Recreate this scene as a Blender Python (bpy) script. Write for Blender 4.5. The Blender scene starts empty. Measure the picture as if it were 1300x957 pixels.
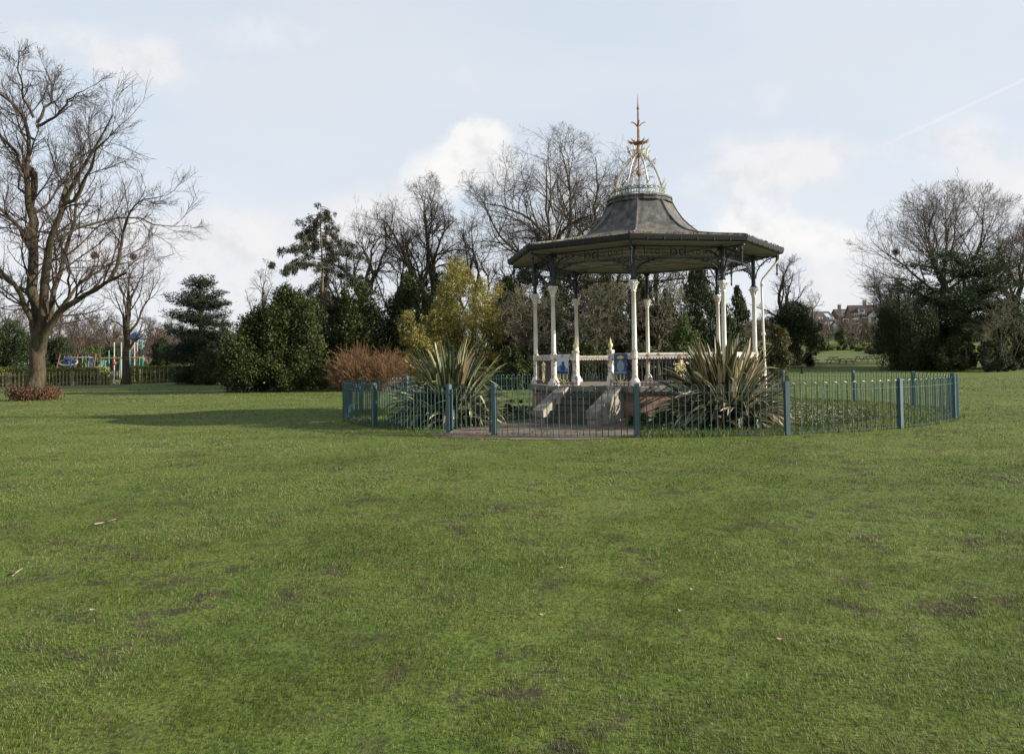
import bpy, math, numpy as np
from math import sin, cos, pi, radians, atan2, sqrt
from mathutils import Matrix, Vector

sc = bpy.context.scene
COL = sc.collection

# ------------------------------------------------------------------ camera model
F, PITCH, ROLL, CAMH = 1010.0, 0.0283, 0.0125, 1.6      # focal length in px of a 1300 px wide frame
RIGHT = np.array([1.0, 0, 0]); UP = np.array([0, -sin(PITCH), cos(PITCH)]); FWD = np.array([0, cos(PITCH), sin(PITCH)])

def ray(px, py):
    x, y = px - 650.0, 434.0 - py
    xu = x * cos(ROLL) + y * sin(ROLL); yu = -x * sin(ROLL) + y * cos(ROLL)
    return RIGHT * xu + UP * yu + FWD * F

def at(px, py, D):
    """point on the line of sight at ground distance D (world Y)"""
    d = ray(px, py); return np.array([0, 0, CAMH]) + d * (D / d[1])

def smooth(a, b, x):
    t = np.clip((x - a) / (b - a), 0, 1); return t * t * (3 - 2 * t)

def terrain(x, y):
    x = np.asarray(x, float); y = np.asarray(y, float)
    g = 0.0027 * (np.clip(y, -50, 130) - 26.9) + 0.0015 * (np.clip(x, -120, 120) - 4.1)
    s = smooth(-15, 38, x)
    g = g + np.clip(y - 82, 0, 70) * 0.036 * s
    g = g + np.clip(y - 150, 0, 180) * (0.012 + 0.063 * s)
    return g

def ground_at(px, D):
    p = at(px, 460, D); return np.array([p[0], D, float(terrain(p[0], D))])

def height_at(px, ytop, D):
    p = at(px, ytop, D); return p[2] - float(terrain(p[0], D))

def on_ground(px, py):
    d = ray(px, py); lo, hi = 1.0, 600.0
    for D in np.arange(2, 400, 0.25):
        p = np.array([0, 0, CAMH]) + d * (D / d[1])
        if p[2] <= terrain(p[0], p[1]): return p
    return p

# ------------------------------------------------------------------ mesh helpers
def nrm(a):
    return a / np.maximum(np.linalg.norm(a, axis=-1, keepdims=True), 1e-9)

class MB:
    """collects vertices and faces that become ONE mesh"""
    def __init__(s): s.V = []; s.Fs = []; s.n = 0; s.UV = []
    def add(s, V, *faces, uv=None):
        V = np.asarray(V, float).reshape(-1, 3)
        for f in faces:
            f = np.asarray(f, int)
            if len(f): s.Fs.append(f + s.n)
        s.V.append(V); s.n += len(V)
        s.UV.append(np.zeros((len(V), 2)) if uv is None else np.asarray(uv, float))
        return s
    def box(s, c, size, rot=None, top=None):
        hx, hy, hz = [q / 2 for q in size]
        P = np.array([[-hx,-hy,-hz],[hx,-hy,-hz],[hx,hy,-hz],[-hx,hy,-hz],[-hx,-hy,hz],[hx,-hy,hz],[hx,hy,hz],[-hx,hy,hz]])
        if top: P[4:, :2] *= top
        if rot is not None:
            if np.isscalar(rot): rot = np.array(Matrix.Rotation(rot, 3, 'Z'))
            P = P @ np.asarray(rot).T
        P = P + np.asarray(c, float)
        return s.add(P, [[0,3,2,1],[4,5,6,7],[0,1,5,4],[1,2,6,5],[2,3,7,6],[3,0,4,7]])
    def beam(s, p, q, w, h):
        p = np.asarray(p, float); q = np.asarray(q, float); d = q - p; L = np.linalg.norm(d); z = d / L
        ref = np.array([0, 0, 1.0]) if abs(z[2]) < 0.95 else np.array([0, 1.0, 0])
        x = nrm(np.cross(ref, z)); y = np.cross(z, x)
        return s.box((p + q) / 2, (w, h, L), np.stack([x, y, z], 1))
    def tube(s, pts, r, sides=6, cap=True):
        pts = np.asarray(pts, float); K = len(pts); r = np.broadcast_to(np.asarray(r, float), (K,))
        t = np.gradient(pts, axis=0); t = nrm(t)
        ref = np.array([0.31, 0.17, 0.93]) if abs(nrm(pts[-1] - pts[0])[2]) < 0.9 else np.array([0.95, 0.2, 0.1])
        u = nrm(np.cross(t, ref)); v = np.cross(t, u)
        a = np.arange(sides) * 2 * pi / sides
        V = pts[:, None] + r[:, None, None] * (u[:, None] * np.cos(a)[None, :, None] + v[:, None] * np.sin(a)[None, :, None])
        i = np.arange(K - 1)[:, None] * sides; j = np.arange(sides)[None]; k = (j + 1) % sides
        q = np.stack([i + j, i + k, i + sides + k, i + sides + j], -1).reshape(-1, 4)
        fs = [q]
        if cap: fs += [[list(range(sides))], [[(K - 1) * sides + m for m in reversed(range(sides))]]]
        return s.add(V, *fs)
    def ring(s, c, R, r, n=16, sides=5, plane='xz', a0=0, a1=2 * pi):
        a = np.linspace(a0, a1, n + 1)
        P = np.zeros((n + 1, 3)); ax = {'xz': (0, 2), 'xy': (0, 1), 'yz': (1, 2)}[plane]
        P[:, ax[0]] = np.cos(a) * R; P[:, ax[1]] = np.sin(a) * R
        return s.tube(P + np.asarray(c, float), r, sides, cap=False)
    def lathe(s, prof, n=12, a0=0.0, c=(0, 0, 0), cap=True, seg_u=1):
        prof = np.asarray(prof, float); K = len(prof); a = a0 + np.arange(n) * 2 * pi / n
        V = np.zeros((K, n, 3)); V[..., 0] = prof[:, :1] * np.cos(a); V[..., 1] = prof[:, :1] * np.sin(a); V[..., 2] = prof[:, 1:]
        i = np.arange(K - 1)[:, None] * n; j = np.arange(n)[None]; k = (j + 1) % n
        q = np.stack([i + j, i + k, i + n + k, i + n + j], -1).reshape(-1, 4)
        fs = [q]
        if cap: fs += [[list(reversed(range(n)))], [[(K - 1) * n + m for m in range(n)]]]
        return s.add(V + np.asarray(c, float), *fs)
    def mesh(s, name, smooth=False, uv=False):
        V = np.concatenate(s.V) if s.V else np.zeros((0, 3))
        me = bpy.data.meshes.new(name)
        loops = np.concatenate([f.ravel() for f in s.Fs]); tot = np.concatenate([np.full(len(f), f.shape[1]) for f in s.Fs])
        start = np.concatenate([[0], np.cumsum(tot)[:-1]])
        me.vertices.add(len(V)); me.vertices.foreach_set('co', V.astype(np.float32).ravel())
        me.loops.add(len(loops)); me.loops.foreach_set('vertex_index', loops.astype(np.int32))
        me.polygons.add(len(tot)); me.polygons.foreach_set('loop_start', start.astype(np.int32)); me.polygons.foreach_set('loop_total', tot.astype(np.int32))
        me.polygons.foreach_set('use_smooth', np.full(len(tot), bool(smooth)))
        if uv:
            U = np.concatenate(s.UV)[loops]; l = me.uv_layers.new(name='UVMap'); l.data.foreach_set('uv', U.astype(np.float32).ravel())
        me.update(calc_edges=True)
        if not smooth: me.validate()
        return me

def part(name, mb, mat, parent=None, loc=(0, 0, 0), rot=0.0, smooth=False, uv=False, label=None):
    me = mb.mesh(name, smooth, uv) if isinstance(mb, MB) else mb
    if mat is not None and not me.materials: me.materials.append(mat)
    o = bpy.data.objects.new(name, me); COL.objects.link(o)
    o.location = loc; o.rotation_euler = (0, 0, rot)
    if parent is not None: o.parent = parent
    if label: o['label'] = label
    return o

def tag(o, label=None, cat=None, group=None, kind=None):
    if label: o['label'] = label
    if cat: o['category'] = cat
    if group: o['group'] = group
    if kind: o['kind'] = kind
    return o

def thing(name, label, cat, loc=(0, 0, 0), rot=0.0, group=None):
    o = bpy.data.objects.new(name, None); o.empty_display_size = 0.2; COL.objects.link(o)
    o.location = [float(q) for q in loc]; o.rotation_euler = (0, 0, rot)
    return tag(o, label, cat, group)

def copy_thing(root, label, loc, rot, scale=1.0):
    r = root.copy(); COL.objects.link(r); r.location = [float(q) for q in loc]; r.rotation_euler = (0, 0, rot); r.scale = (scale,) * 3
    r['label'] = label
    for ch in list(root.children):
        c = ch.copy(); COL.objects.link(c); c.parent = r
        for g in list(ch.children):
            d = g.copy(); COL.objects.link(d); d.parent = c
    return r

# ------------------------------------------------------------------ materials
class NT:
    def __init__(s, tree): s.t = tree; s.n = tree.nodes; s.l = tree.links
    def new(s, typ, **kw):
        nd = s.n.new(typ)
        for k, v in kw.items():
            if k.startswith('i_'):
                nd.inputs[k[2:].replace('_', ' ')].default_value = v
            else: setattr(nd, k, v)
        return nd
    def link(s, a, b): s.l.new(a, b)
    def math(s, op, a, b=None, c=None, clamp=False):
        m = s.n.new('ShaderNodeMath'); m.operation = op; m.use_clamp = clamp
        for i, q in enumerate((a, b, c)):
            if q is None: continue
            if isinstance(q, (int, float)): m.inputs[i].default_value = q
            else: s.l.new(q, m.inputs[i])
        return m.outputs[0]
    def vmath(s, op, a, b=None):
        m = s.n.new('ShaderNodeVectorMath'); m.operation = op
        for i, q in enumerate((a, b)):
            if q is None: continue
            if isinstance(q, (tuple, list, np.ndarray)): m.inputs[i].default_value = tuple(float(w) for w in q)
            else: s.l.new(q, m.inputs[i])
        return m
    def noise(s, vec, scale, detail=4, rough=0.55):
        nd = s.n.new('ShaderNodeTexNoise'); nd.inputs['Scale'].default_value = scale; nd.inputs['Detail'].default_value = detail; nd.inputs['Roughness'].default_value = rough
        if vec is not None: s.l.new(vec, nd.inputs['Vector'])
        return nd.outputs['Fac']
    def ramp(s, fac, stops):
        nd = s.n.new('ShaderNodeValToRGB'); cr = nd.color_ramp
        while len(cr.elements) < len(stops): cr.elements.new(0.5)
        for e, (p, c) in zip(cr.elements, stops):
            e.position = p; e.color = (*c, 1) if len(c) == 3 else c
        s.l.new(fac, nd.inputs[0]); return nd.outputs['Color']
    def mix(s, fac, a, b, mode='MIX'):
        nd = s.n.new('ShaderNodeMix'); nd.data_type = 'RGBA'; nd.blend_type = mode
        for q, i in ((fac, nd.inputs[0]), (a, nd.inputs[6]), (b, nd.inputs[7])):
            if isinstance(q, (int, float)): i.default_value = q
            elif isinstance(q, tuple): i.default_value = (*q, 1) if len(q) == 3 else q
            else: s.l.new(q, i)
        return nd.outputs[2]
    def mapr(s, v, a, b, c=0.0, d=1.0):
        nd = s.n.new('ShaderNodeMapRange'); nd.inputs[1].default_value = a; nd.inputs[2].default_value = b; nd.inputs[3].default_value = c; nd.inputs[4].default_value = d
        nd.interpolation_type = 'SMOOTHSTEP'; s.l.new(v, nd.inputs[0]); return nd.outputs[0]

def newmat(name):
    m = bpy.data.materials.new(name); m.use_nodes = True
    t = NT(m.node_tree); b = t.n['Principled BSDF']; return m, t, b

def mat_simple(name, c1, c2, scale=4.0, rough=0.7, bump=0.0, detail=5, metallic=0.0, spec=0.4, c3=None, lo=0.35, hi=0.65):
    m, t, b = newmat(name)
    tc = t.new('ShaderNodeTexCoord').outputs['Object']
    f = t.noise(tc, scale, detail)
    stops = [(lo, c1), (hi, c2)] if c3 is None else [(lo, c1), (0.5 * (lo + hi), c2), (hi, c3)]
    t.link(t.ramp(f, stops), b.inputs['Base Color'])
    b.inputs['Roughness'].default_value = rough; b.inputs['Metallic'].default_value = metallic; b.inputs['Specular IOR Level'].default_value = spec
    if bump:
        bp = t.new('ShaderNodeBump'); bp.inputs['Strength'].default_value = bump; bp.inputs['Distance'].default_value = 0.02
        t.link(t.noise(tc, scale * 4, 4), bp.inputs['Height']); t.link(bp.outputs[0], b.inputs['Normal'])
    return m

def mat_leaf(name, cols, rough=0.5, trans=0.25, patch=0.6, spec=0.35):
    """leaf colour differs from leaf to leaf and, slowly, from clump to clump"""
    m, t, b = newmat(name)
    g = t.new('ShaderNodeNewGeometry'); tc = t.new('ShaderNodeTexCoord').outputs['Object']
    f = t.math('ADD', t.math('MULTIPLY', g.outputs['Random Per Island'], 1 - patch * 0.6), t.math('MULTIPLY', t.mapr(t.noise(tc, 0.9, 3), 0.3, 0.7), patch * 0.6))
    n = len(cols); col = t.ramp(f, [(0.08 + 0.84 * i / (n - 1), c) for i, c in enumerate(cols)])
    t.link(col, b.inputs['Base Color']); b.inputs['Roughness'].default_value = rough; b.inputs['Specular IOR Level'].default_value = spec
    out = t.n['Material Output']
    tr = t.new('ShaderNodeBsdfTranslucent'); t.link(col, tr.inputs['Color'])
    mx = t.new('ShaderNodeMixShader'); mx.inputs[0].default_value = trans
    t.link(b.outputs[0], mx.inputs[1]); t.link(tr.outputs[0], mx.inputs[2]); t.link(mx.outputs[0], out.inputs['Surface'])
    return m

def mat_bark(name, c1, c2, scale=3.0):
    m, t, b = newmat(name)
    tc = t.new('ShaderNodeTexCoord').outputs['Object']
    mp = t.new('ShaderNodeMapping'); mp.inputs['Scale'].default_value = (1, 1, 0.22); t.link(tc, mp.inputs['Vector'])
    f = t.noise(mp.outputs[0], scale * 5, 6, 0.65); f2 = t.noise(tc, scale * 0.25, 3)
    c = t.mix(t.mapr(f2, 0.42, 0.62), t.ramp(f, [(0.35, c1), (0.68, c2)]), t.ramp(f, [(0.35, tuple(np.array(c1) * np.array([0.85, 1.0, 0.75]))), (0.68, tuple(np.array(c2) * np.array([0.85, 1.0, 0.7])))]))
    t.link(c, b.inputs['Base Color']); b.inputs['Roughness'].default_value = 0.9; b.inputs['Specular IOR Level'].default_value = 0.15
    bp = t.new('ShaderNodeBump'); bp.inputs['Strength'].default_value = 0.8; bp.inputs['Distance'].default_value = 0.04
    t.link(f, bp.inputs['Height']); t.link(bp.outputs[0], b.inputs['Normal'])
    return m

def mat_paint(name, paint, rust=(0.25, 0.10, 0.04), amount=0.58, rough=0.5, scale=5.0, dirt=0.85):
    """old paint with rusty flakes and grime"""
    m, t, b = newmat(name)
    tc = t.new('ShaderNodeTexCoord').outputs['Object']
    f = t.noise(tc, scale, 8, 0.7); f2 = t.noise(tc, scale * 0.5, 4)
    c = t.mix(t.mapr(f2, 0.35, 0.7), tuple(paint), tuple(np.array(paint) * dirt * np.array([1, 0.97, 0.9])))
    c = t.mix(t.mapr(f, amount, amount + 0.07), c, tuple(rust))
    t.link(c, b.inputs['Base Color']); b.inputs['Roughness'].default_value = rough
    bp = t.new('ShaderNodeBump'); bp.inputs['Strength'].default_value = 0.25; bp.inputs['Distance'].default_value = 0.01
    t.link(f, bp.inputs['Height']); t.link(bp.outputs[0], b.inputs['Normal'])
    return m

M = {}
M['white'] = mat_paint('old_white_paint', (0.78, 0.75, 0.68), (0.33, 0.17, 0.08), 0.60)
M['white_rusty'] = mat_paint('flaking_white_paint', (0.74, 0.70, 0.62), (0.30, 0.15, 0.07), 0.52, scale=9)
M['cream'] = mat_paint('cream_gold_paint', (0.72, 0.62, 0.32), (0.35, 0.24, 0.10), 0.62, scale=14)
M['navy'] = mat_paint('dark_iron_paint', (0.012, 0.015, 0.024), (0.09, 0.045, 0.025), 0.66, rough=0.45)
M['black'] = mat_paint('black_iron_paint', (0.012, 0.012, 0.014), (0.07, 0.04, 0.025), 0.66, rough=0.5)
M['teal'] = mat_paint('teal_fence_paint', (0.030, 0.088, 0.096), (0.10, 0.07, 0.05), 0.70, rough=0.42, scale=7)
M['teal_post'] = mat_paint('blue_grey_post_paint', (0.055, 0.105, 0.118), (0.12, 0.09, 0.06), 0.70, rough=0.45, scale=4)
M['rust'] = mat_simple('rusted_iron', (0.16, 0.075, 0.04), (0.40, 0.26, 0.17), 6, 0.8)
M['crest'] = mat_paint('verdigris_paint', (0.13, 0.20, 0.16), (0.36, 0.36, 0.30), 0.48, scale=8)
M['rib'] = mat_paint('cream_rib_paint', (0.60, 0.57, 0.50), (0.30, 0.19, 0.13), 0.56, scale=6)
M['soffit'] = mat_simple('olive_cream_boards', (0.25, 0.24, 0.215), (0.33, 0.315, 0.28), 1.2, 0.8)
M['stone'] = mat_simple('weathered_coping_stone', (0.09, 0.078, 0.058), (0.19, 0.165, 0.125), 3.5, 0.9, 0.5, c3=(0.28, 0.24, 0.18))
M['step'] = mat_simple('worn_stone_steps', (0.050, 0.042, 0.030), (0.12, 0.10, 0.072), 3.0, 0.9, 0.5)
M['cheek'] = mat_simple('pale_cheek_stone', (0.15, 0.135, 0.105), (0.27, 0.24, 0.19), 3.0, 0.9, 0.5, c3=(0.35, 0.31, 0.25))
M['gutter'] = mat_paint('black_gutter_paint', (0.010, 0.011, 0.014), (0.05, 0.045, 0.04), 0.64, rough=0.55)

def mat_roof():
    m, t, b = newmat('lead_roof_sheet')
    tc = t.new('ShaderNodeTexCoord').outputs['Object']
    mp = t.new('ShaderNodeMapping'); mp.inputs['Scale'].default_value = (1, 1, 0.16); t.link(tc, mp.inputs['Vector'])
    streak = t.noise(mp.outputs[0], 5.5, 6, 0.6); blot = t.noise(tc, 1.6, 5)
    c = t.ramp(streak, [(0.3, (0.030, 0.029, 0.028)), (0.50, (0.082, 0.077, 0.071)), (0.75, (0.20, 0.185, 0.165))])
    sp = t.new('ShaderNodeSeparateXYZ'); t.link(tc, sp.inputs[0])
    c = t.mix(t.math('MULTIPLY', t.mapr(blot, 0.42, 0.6), t.mapr(sp.outputs['Z'], 5.75, 5.3)), c, (0.20, 0.17, 0.11))     # lichen on the low eaves slope
    seam = t.math('FRACT', t.math('MULTIPLY', sp.outputs['Z'], 2.2))
    t.link(c, b.inputs['Base Color']); b.inputs['Roughness'].default_value = 0.75
    bp = t.new('ShaderNodeBump'); bp.inputs['Strength'].default_value = 0.5; bp.inputs['Distance'].default_value = 0.02
    t.link(t.math('ADD', t.mapr(seam, 0.0, 0.06), blot), bp.inputs['Height']); t.link(bp.outputs[0], b.inputs['Normal'])
    return m
M['roof'] = mat_roof()

def mat_brick(name='old_red_brick', a=(0.36, 0.17, 0.10), b_=(0.26, 0.13, 0.085), mortar=(0.27, 0.24, 0.20), sx=1.0):
    m, t, b = newmat(name)
    uv = t.new('ShaderNodeTexCoord').outputs['UV']; ob = t.new('ShaderNodeTexCoord').outputs['Object']
    br = t.new('ShaderNodeTexBrick'); t.link(uv, br.inputs['Vector'])
    br.inputs['Color1'].default_value = (*a, 1); br.inputs['Color2'].default_value = (*b_, 1); br.inputs['Mortar'].default_value = (*mortar, 1)
    br.inputs['Scale'].default_value = sx; br.inputs['Brick Width'].default_value = 0.225; br.inputs['Row Height'].default_value = 0.075; br.inputs['Mortar Size'].default_value = 0.008
    c = t.mix(t.mapr(t.noise(ob, 2.5, 5), 0.4, 0.65), br.outputs['Color'], (0.09, 0.075, 0.055))
    t.link(c, b.inputs['Base Color']); b.inputs['Roughness'].default_value = 0.9
    bp = t.new('ShaderNodeBump'); bp.inputs['Strength'].default_value = 0.6; bp.inputs['Distance'].default_value = 0.01
    t.link(t.math('SUBTRACT', 1.0, br.outputs['Fac']), bp.inputs['Height']); t.link(bp.outputs[0], b.inputs['Normal'])
    return m
M['brick'] = mat_brick()

LAWN_STOPS = [(0.26, (0.040, 0.072, 0.011)), (0.40, (0.086, 0.138, 0.018)), (0.53, (0.136, 0.182, 0.028)), (0.68, (0.220, 0.224, 0.066))]
def lawn_color(t, pos, rnd=None):
    big = t.noise(pos, 0.16, 4, 0.6); mid = t.noise(pos, 0.9, 5, 0.62); fine = t.noise(pos, 7.0, 5, 0.65)
    f = t.math('ADD', t.math('ADD', t.math('MULTIPLY', big, 0.40), t.math('MULTIPLY', mid, 0.36)), t.math('MULTIPLY', fine, 0.24))
    if rnd is not None: f = t.math('ADD', f, t.math('MULTIPLY', t.math('SUBTRACT', rnd, 0.5), 0.46))
    return t.ramp(f, LAWN_STOPS), big, mid, fine

def soil_factor(t, pos):
    """worn, muddy and thatchy spots: the same places for the sheet and for the blades growing there"""
    spots = t.mapr(t.noise(pos, 2.3, 7, 0.74), 0.515, 0.60); zone = t.mapr(t.noise(pos, 0.42, 4, 0.6), 0.40, 0.60, 0.15, 1.0)
    return t.math('MULTIPLY', spots, zone)

def mat_lawn():
    m, t, b = newmat('lawn_sheet')
    pos = t.new('ShaderNodeTexCoord').outputs['Object']
    c, big, mid, fine = lawn_color(t, pos)
    mp = t.new('ShaderNodeMapping'); mp.inputs['Scale'].default_value = (1, 1, 1); t.link(pos, mp.inputs['Vector'])
    vf = t.noise(pos, 26.0, 5, 0.7)
    c = t.mix(t.mapr(vf, 0.46, 0.66), c, (0.050, 0.062, 0.016))
    c = t.mix(t.mapr(t.noise(pos, 38.0, 3, 0.7), 0.58, 0.72), c, (0.17, 0.165, 0.07))
    # worn spots of bare soil, a property of the ground itself
    soil = soil_factor(t, pos)
    c = t.mix(t.math('MULTIPLY', soil, 0.9), c, t.ramp(fine, [(0.3, (0.036, 0.028, 0.017)), (0.7, (0.090, 0.070, 0.043))]))
    t.link(c, b.inputs['Base Color']); b.inputs['Roughness'].default_value = 0.85; b.inputs['Specular IOR Level'].default_value = 0.2
    bp = t.new('ShaderNodeBump'); bp.inputs['Strength'].default_value = 0.55; bp.inputs['Distance'].default_value = 0.04
    t.link(t.math('ADD', vf, t.math('MULTIPLY', fine, 1.2)), bp.inputs['Height']); t.link(bp.outputs[0], b.inputs['Normal'])
    return m
M['lawn'] = mat_lawn()

def mat_blades():
    m, t, b = newmat('grass_blades')
    pos = t.new('ShaderNodeTexCoord').outputs['Object']; g = t.new('ShaderNodeNewGeometry')
    r = g.outputs['Random Per Island']
    c, *_ = lawn_color(t, pos, r)
    c = t.mix(t.mapr(t.math('ADD', r, t.math('MULTIPLY', t.math('SUBTRACT', t.noise(pos, 2.2, 4), 0.5), 0.9)), 0.86, 0.92), c, (0.25, 0.205, 0.115))
    c = t.mix(t.math('MULTIPLY', soil_factor(t, pos), t.mapr(t.math('FRACT', t.math('MULTIPLY', r, 5.7)), 0.25, 0.45, 0.0, 0.9)), c, t.ramp(r, [(0.0, (0.055, 0.042, 0.024)), (0.6, (0.105, 0.082, 0.048)), (1.0, (0.19, 0.155, 0.09))]))
    t.link(c, b.inputs['Base Color']); b.inputs['Roughness'].default_value = 0.55; b.inputs['Specular IOR Level'].default_value = 0.25
    tr = t.new('ShaderNodeBsdfTranslucent'); t.link(c, tr.inputs['Color'])
    mx = t.new('ShaderNodeMixShader'); mx.inputs[0].default_value = 0.35
    t.link(b.outputs[0], mx.inputs[1]); t.link(tr.outputs[0], mx.inputs[2]); t.link(mx.outputs[0], t.n['Material Output'].inputs['Surface'])
    return m
M['blades'] = mat_blades()
M['soil'] = mat_simple('bed_soil', (0.030, 0.022, 0.014), (0.075, 0.055, 0.036), 6, 0.95, 0.8)
M['path'] = mat_simple('brown_paving', (0.085, 0.064, 0.045), (0.15, 0.115, 0.082), 2.2, 0.9, 0.5, c3=(0.20, 0.16, 0.115))
M['asphalt'] = mat_simple('pale_asphalt', (0.12, 0.115, 0.10), (0.18, 0.17, 0.15), 1.5, 0.9)

M['bark'] = mat_bark('grey_brown_bark', (0.034, 0.026, 0.019), (0.112, 0.085, 0.062))
M['bark_pale'] = mat_bark('pale_olive_bark', (0.048, 0.041, 0.026), (0.150, 0.128, 0.084))
M['bark_far'] = mat_bark('brown_far_bark', (0.045, 0.034, 0.027), (0.11, 0.085, 0.068))
M['bark_orange'] = mat_bark('pinkish_conifer_bark', (0.085, 0.060, 0.044), (0.20, 0.145, 0.105))
M['twig'] = mat_simple('brown_twigs', (0.040, 0.028, 0.022), (0.076, 0.054, 0.043), 0.8, 0.9)
M['twig_pale'] = mat_simple('olive_twigs', (0.085, 0.075, 0.045), (0.18, 0.155, 0.10), 0.8, 0.9)
M['twig_red'] = mat_simple('russet_twigs', (0.13, 0.070, 0.034), (0.25, 0.145, 0.075), 1.2, 0.9)
M['twig_far'] = mat_simple('far_brown_twigs', (0.080, 0.058, 0.044), (0.145, 0.108, 0.082), 0.15, 0.95)
M['holly'] = mat_leaf('dark_holly_leaves', [(0.016, 0.024, 0.006), (0.034, 0.046, 0.011), (0.056, 0.072, 0.017), (0.098, 0.112, 0.030)], 0.52, 0.15, spec=0.25)
M['laurel'] = mat_leaf('laurel_leaves', [(0.017, 0.028, 0.007), (0.036, 0.054, 0.013), (0.062, 0.084, 0.021), (0.095, 0.115, 0.032)], 0.52, 0.18, spec=0.25)
M['laurel_light'] = mat_leaf('light_laurel_leaves', [(0.035, 0.062, 0.014), (0.065, 0.105, 0.024), (0.105, 0.150, 0.040), (0.14, 0.17, 0.05)], 0.42, 0.25)
M['yew'] = mat_leaf('yew_needles', [(0.012, 0.022, 0.006), (0.025, 0.043, 0.010), (0.043, 0.064, 0.016)], 0.6, 0.1)
M['cypress'] = mat_leaf('cypress_sprays', [(0.010, 0.018, 0.006), (0.022, 0.036, 0.010), (0.040, 0.056, 0.016), (0.062, 0.075, 0.022)], 0.6, 0.1)
M['cedar'] = mat_leaf('blue_green_needles', [(0.012, 0.025, 0.012), (0.027, 0.046, 0.022), (0.046, 0.070, 0.034)], 0.6, 0.1)
M['cedar_dark'] = mat_leaf('dark_cedar_needles', [(0.014, 0.027, 0.010), (0.034, 0.056, 0.018), (0.066, 0.096, 0.030)], 0.6, 0.1)
M['golden'] = mat_leaf('yellow_variegated_leaves', [(0.055, 0.066, 0.018), (0.17, 0.155, 0.034), (0.32, 0.28, 0.070), (0.44, 0.39, 0.12)], 0.4, 0.25)
M['olive'] = mat_leaf('olive_shrub_leaves', [(0.035, 0.040, 0.012), (0.075, 0.075, 0.022), (0.125, 0.115, 0.035), (0.18, 0.15, 0.04)], 0.5, 0.2)
M['bedding'] = mat_leaf('bedding_leaves', [(0.05, 0.075, 0.018), (0.085, 0.13, 0.03), (0.14, 0.18, 0.05), (0.24, 0.23, 0.11)], 0.6, 0.2)
M['hedge'] = mat_leaf('hedge_leaves', [(0.12, 0.135, 0.028), (0.22, 0.235, 0.055), (0.32, 0.32, 0.10)], 0.5, 0.25)
M['russet'] = mat_leaf('russet_dead_leaves', [(0.05, 0.028, 0.015), (0.11, 0.055, 0.03), (0.16, 0.085, 0.045)], 0.7, 0.2)
M['conifer'] = mat_leaf('grey_green_sprays', [(0.018, 0.022, 0.010), (0.038, 0.043, 0.019), (0.064, 0.066, 0.030)], 0.6, 0.1)
M['greygreen'] = mat_leaf('grey_green_shrub_leaves', [(0.030, 0.040, 0.018), (0.056, 0.068, 0.032), (0.090, 0.100, 0.052)], 0.6, 0.15)

def mat_phormium(name, mid, edge, dead):
    m, t, b = newmat(name)
    uv = t.new('ShaderNodeTexCoord').outputs['UV']; sp = t.new('ShaderNodeSeparateXYZ'); t.link(uv, sp.inputs[0])
    r = t.new('ShaderNodeNewGeometry').outputs['Random Per Island']
    e = t.math('ABSOLUTE', t.math('SUBTRACT', sp.outputs['X'], 0.5))
    wob = t.math('MULTIPLY', t.math('SUBTRACT', t.math('FRACT', t.math('MULTIPLY', r, 3.77)), 0.62), 0.62)
    c = t.mix(t.mapr(t.math('ADD', e, wob), 0.22, 0.30), t.ramp(r, [(0.0, tuple(np.array(mid) * 0.65)), (1.0, tuple(np.array(mid) * 1.35))]), tuple(edge))
    c = t.mix(t.mapr(t.math('FRACT', t.math('MULTIPLY', r, 7.31)), 0.88, 0.92), c, tuple(dead))
    c = t.mix(t.mapr(t.math('ADD', sp.outputs['Y'], t.math('MULTIPLY', r, 0.3)), 1.16, 1.34), c, (0.17, 0.12, 0.06))
    t.link(c, b.inputs['Base Color']); b.inputs['Roughness'].default_value = 0.4
    tr = t.new('ShaderNodeBsdfTranslucent'); t.link(c, tr.inputs['Color'])
    mx = t.new('ShaderNodeMixShader'); mx.inputs[0].default_value = 0.18
    t.link(b.outputs[0], mx.inputs[1]); t.link(tr.outputs[0], mx.inputs[2]); t.link(mx.outputs[0], t.n['Material Output'].inputs['Surface'])
    return m
M['phor_green'] = mat_phormium('striped_green_sword_leaf', (0.046, 0.064, 0.028), (0.44, 0.43, 0.22), (0.20, 0.15, 0.08))
M['phor_bronze'] = mat_phormium('striped_bronze_sword_leaf', (0.052, 0.060, 0.024), (0.45, 0.38, 0.23), (0.19, 0.125, 0.075))

# ------------------------------------------------------------------ vegetation generators
def leaves(mb, C, axis, nor, L, W):
    """one small folded leaf face per row"""
    n = len(C); axis = nrm(axis); side = nrm(np.cross(axis, nor)); nn = np.cross(side, axis)
    L = np.broadcast_to(L, (n,))[:, None]; W = np.broadcast_to(W, (n,))[:, None]
    V = np.stack([C - axis * L * 0.5, C + side * W * 0.5 + nn * W * 0.15 - axis * L * 0.05, C + axis * L * 0.5, C - side * W * 0.5 + nn * W * 0.15 - axis * L * 0.05], 1)
    mb.add(V, np.arange(n * 4).reshape(n, 4))

def rand_dir(rng, n):
    return nrm(rng.normal(size=(n, 3)))

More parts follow.
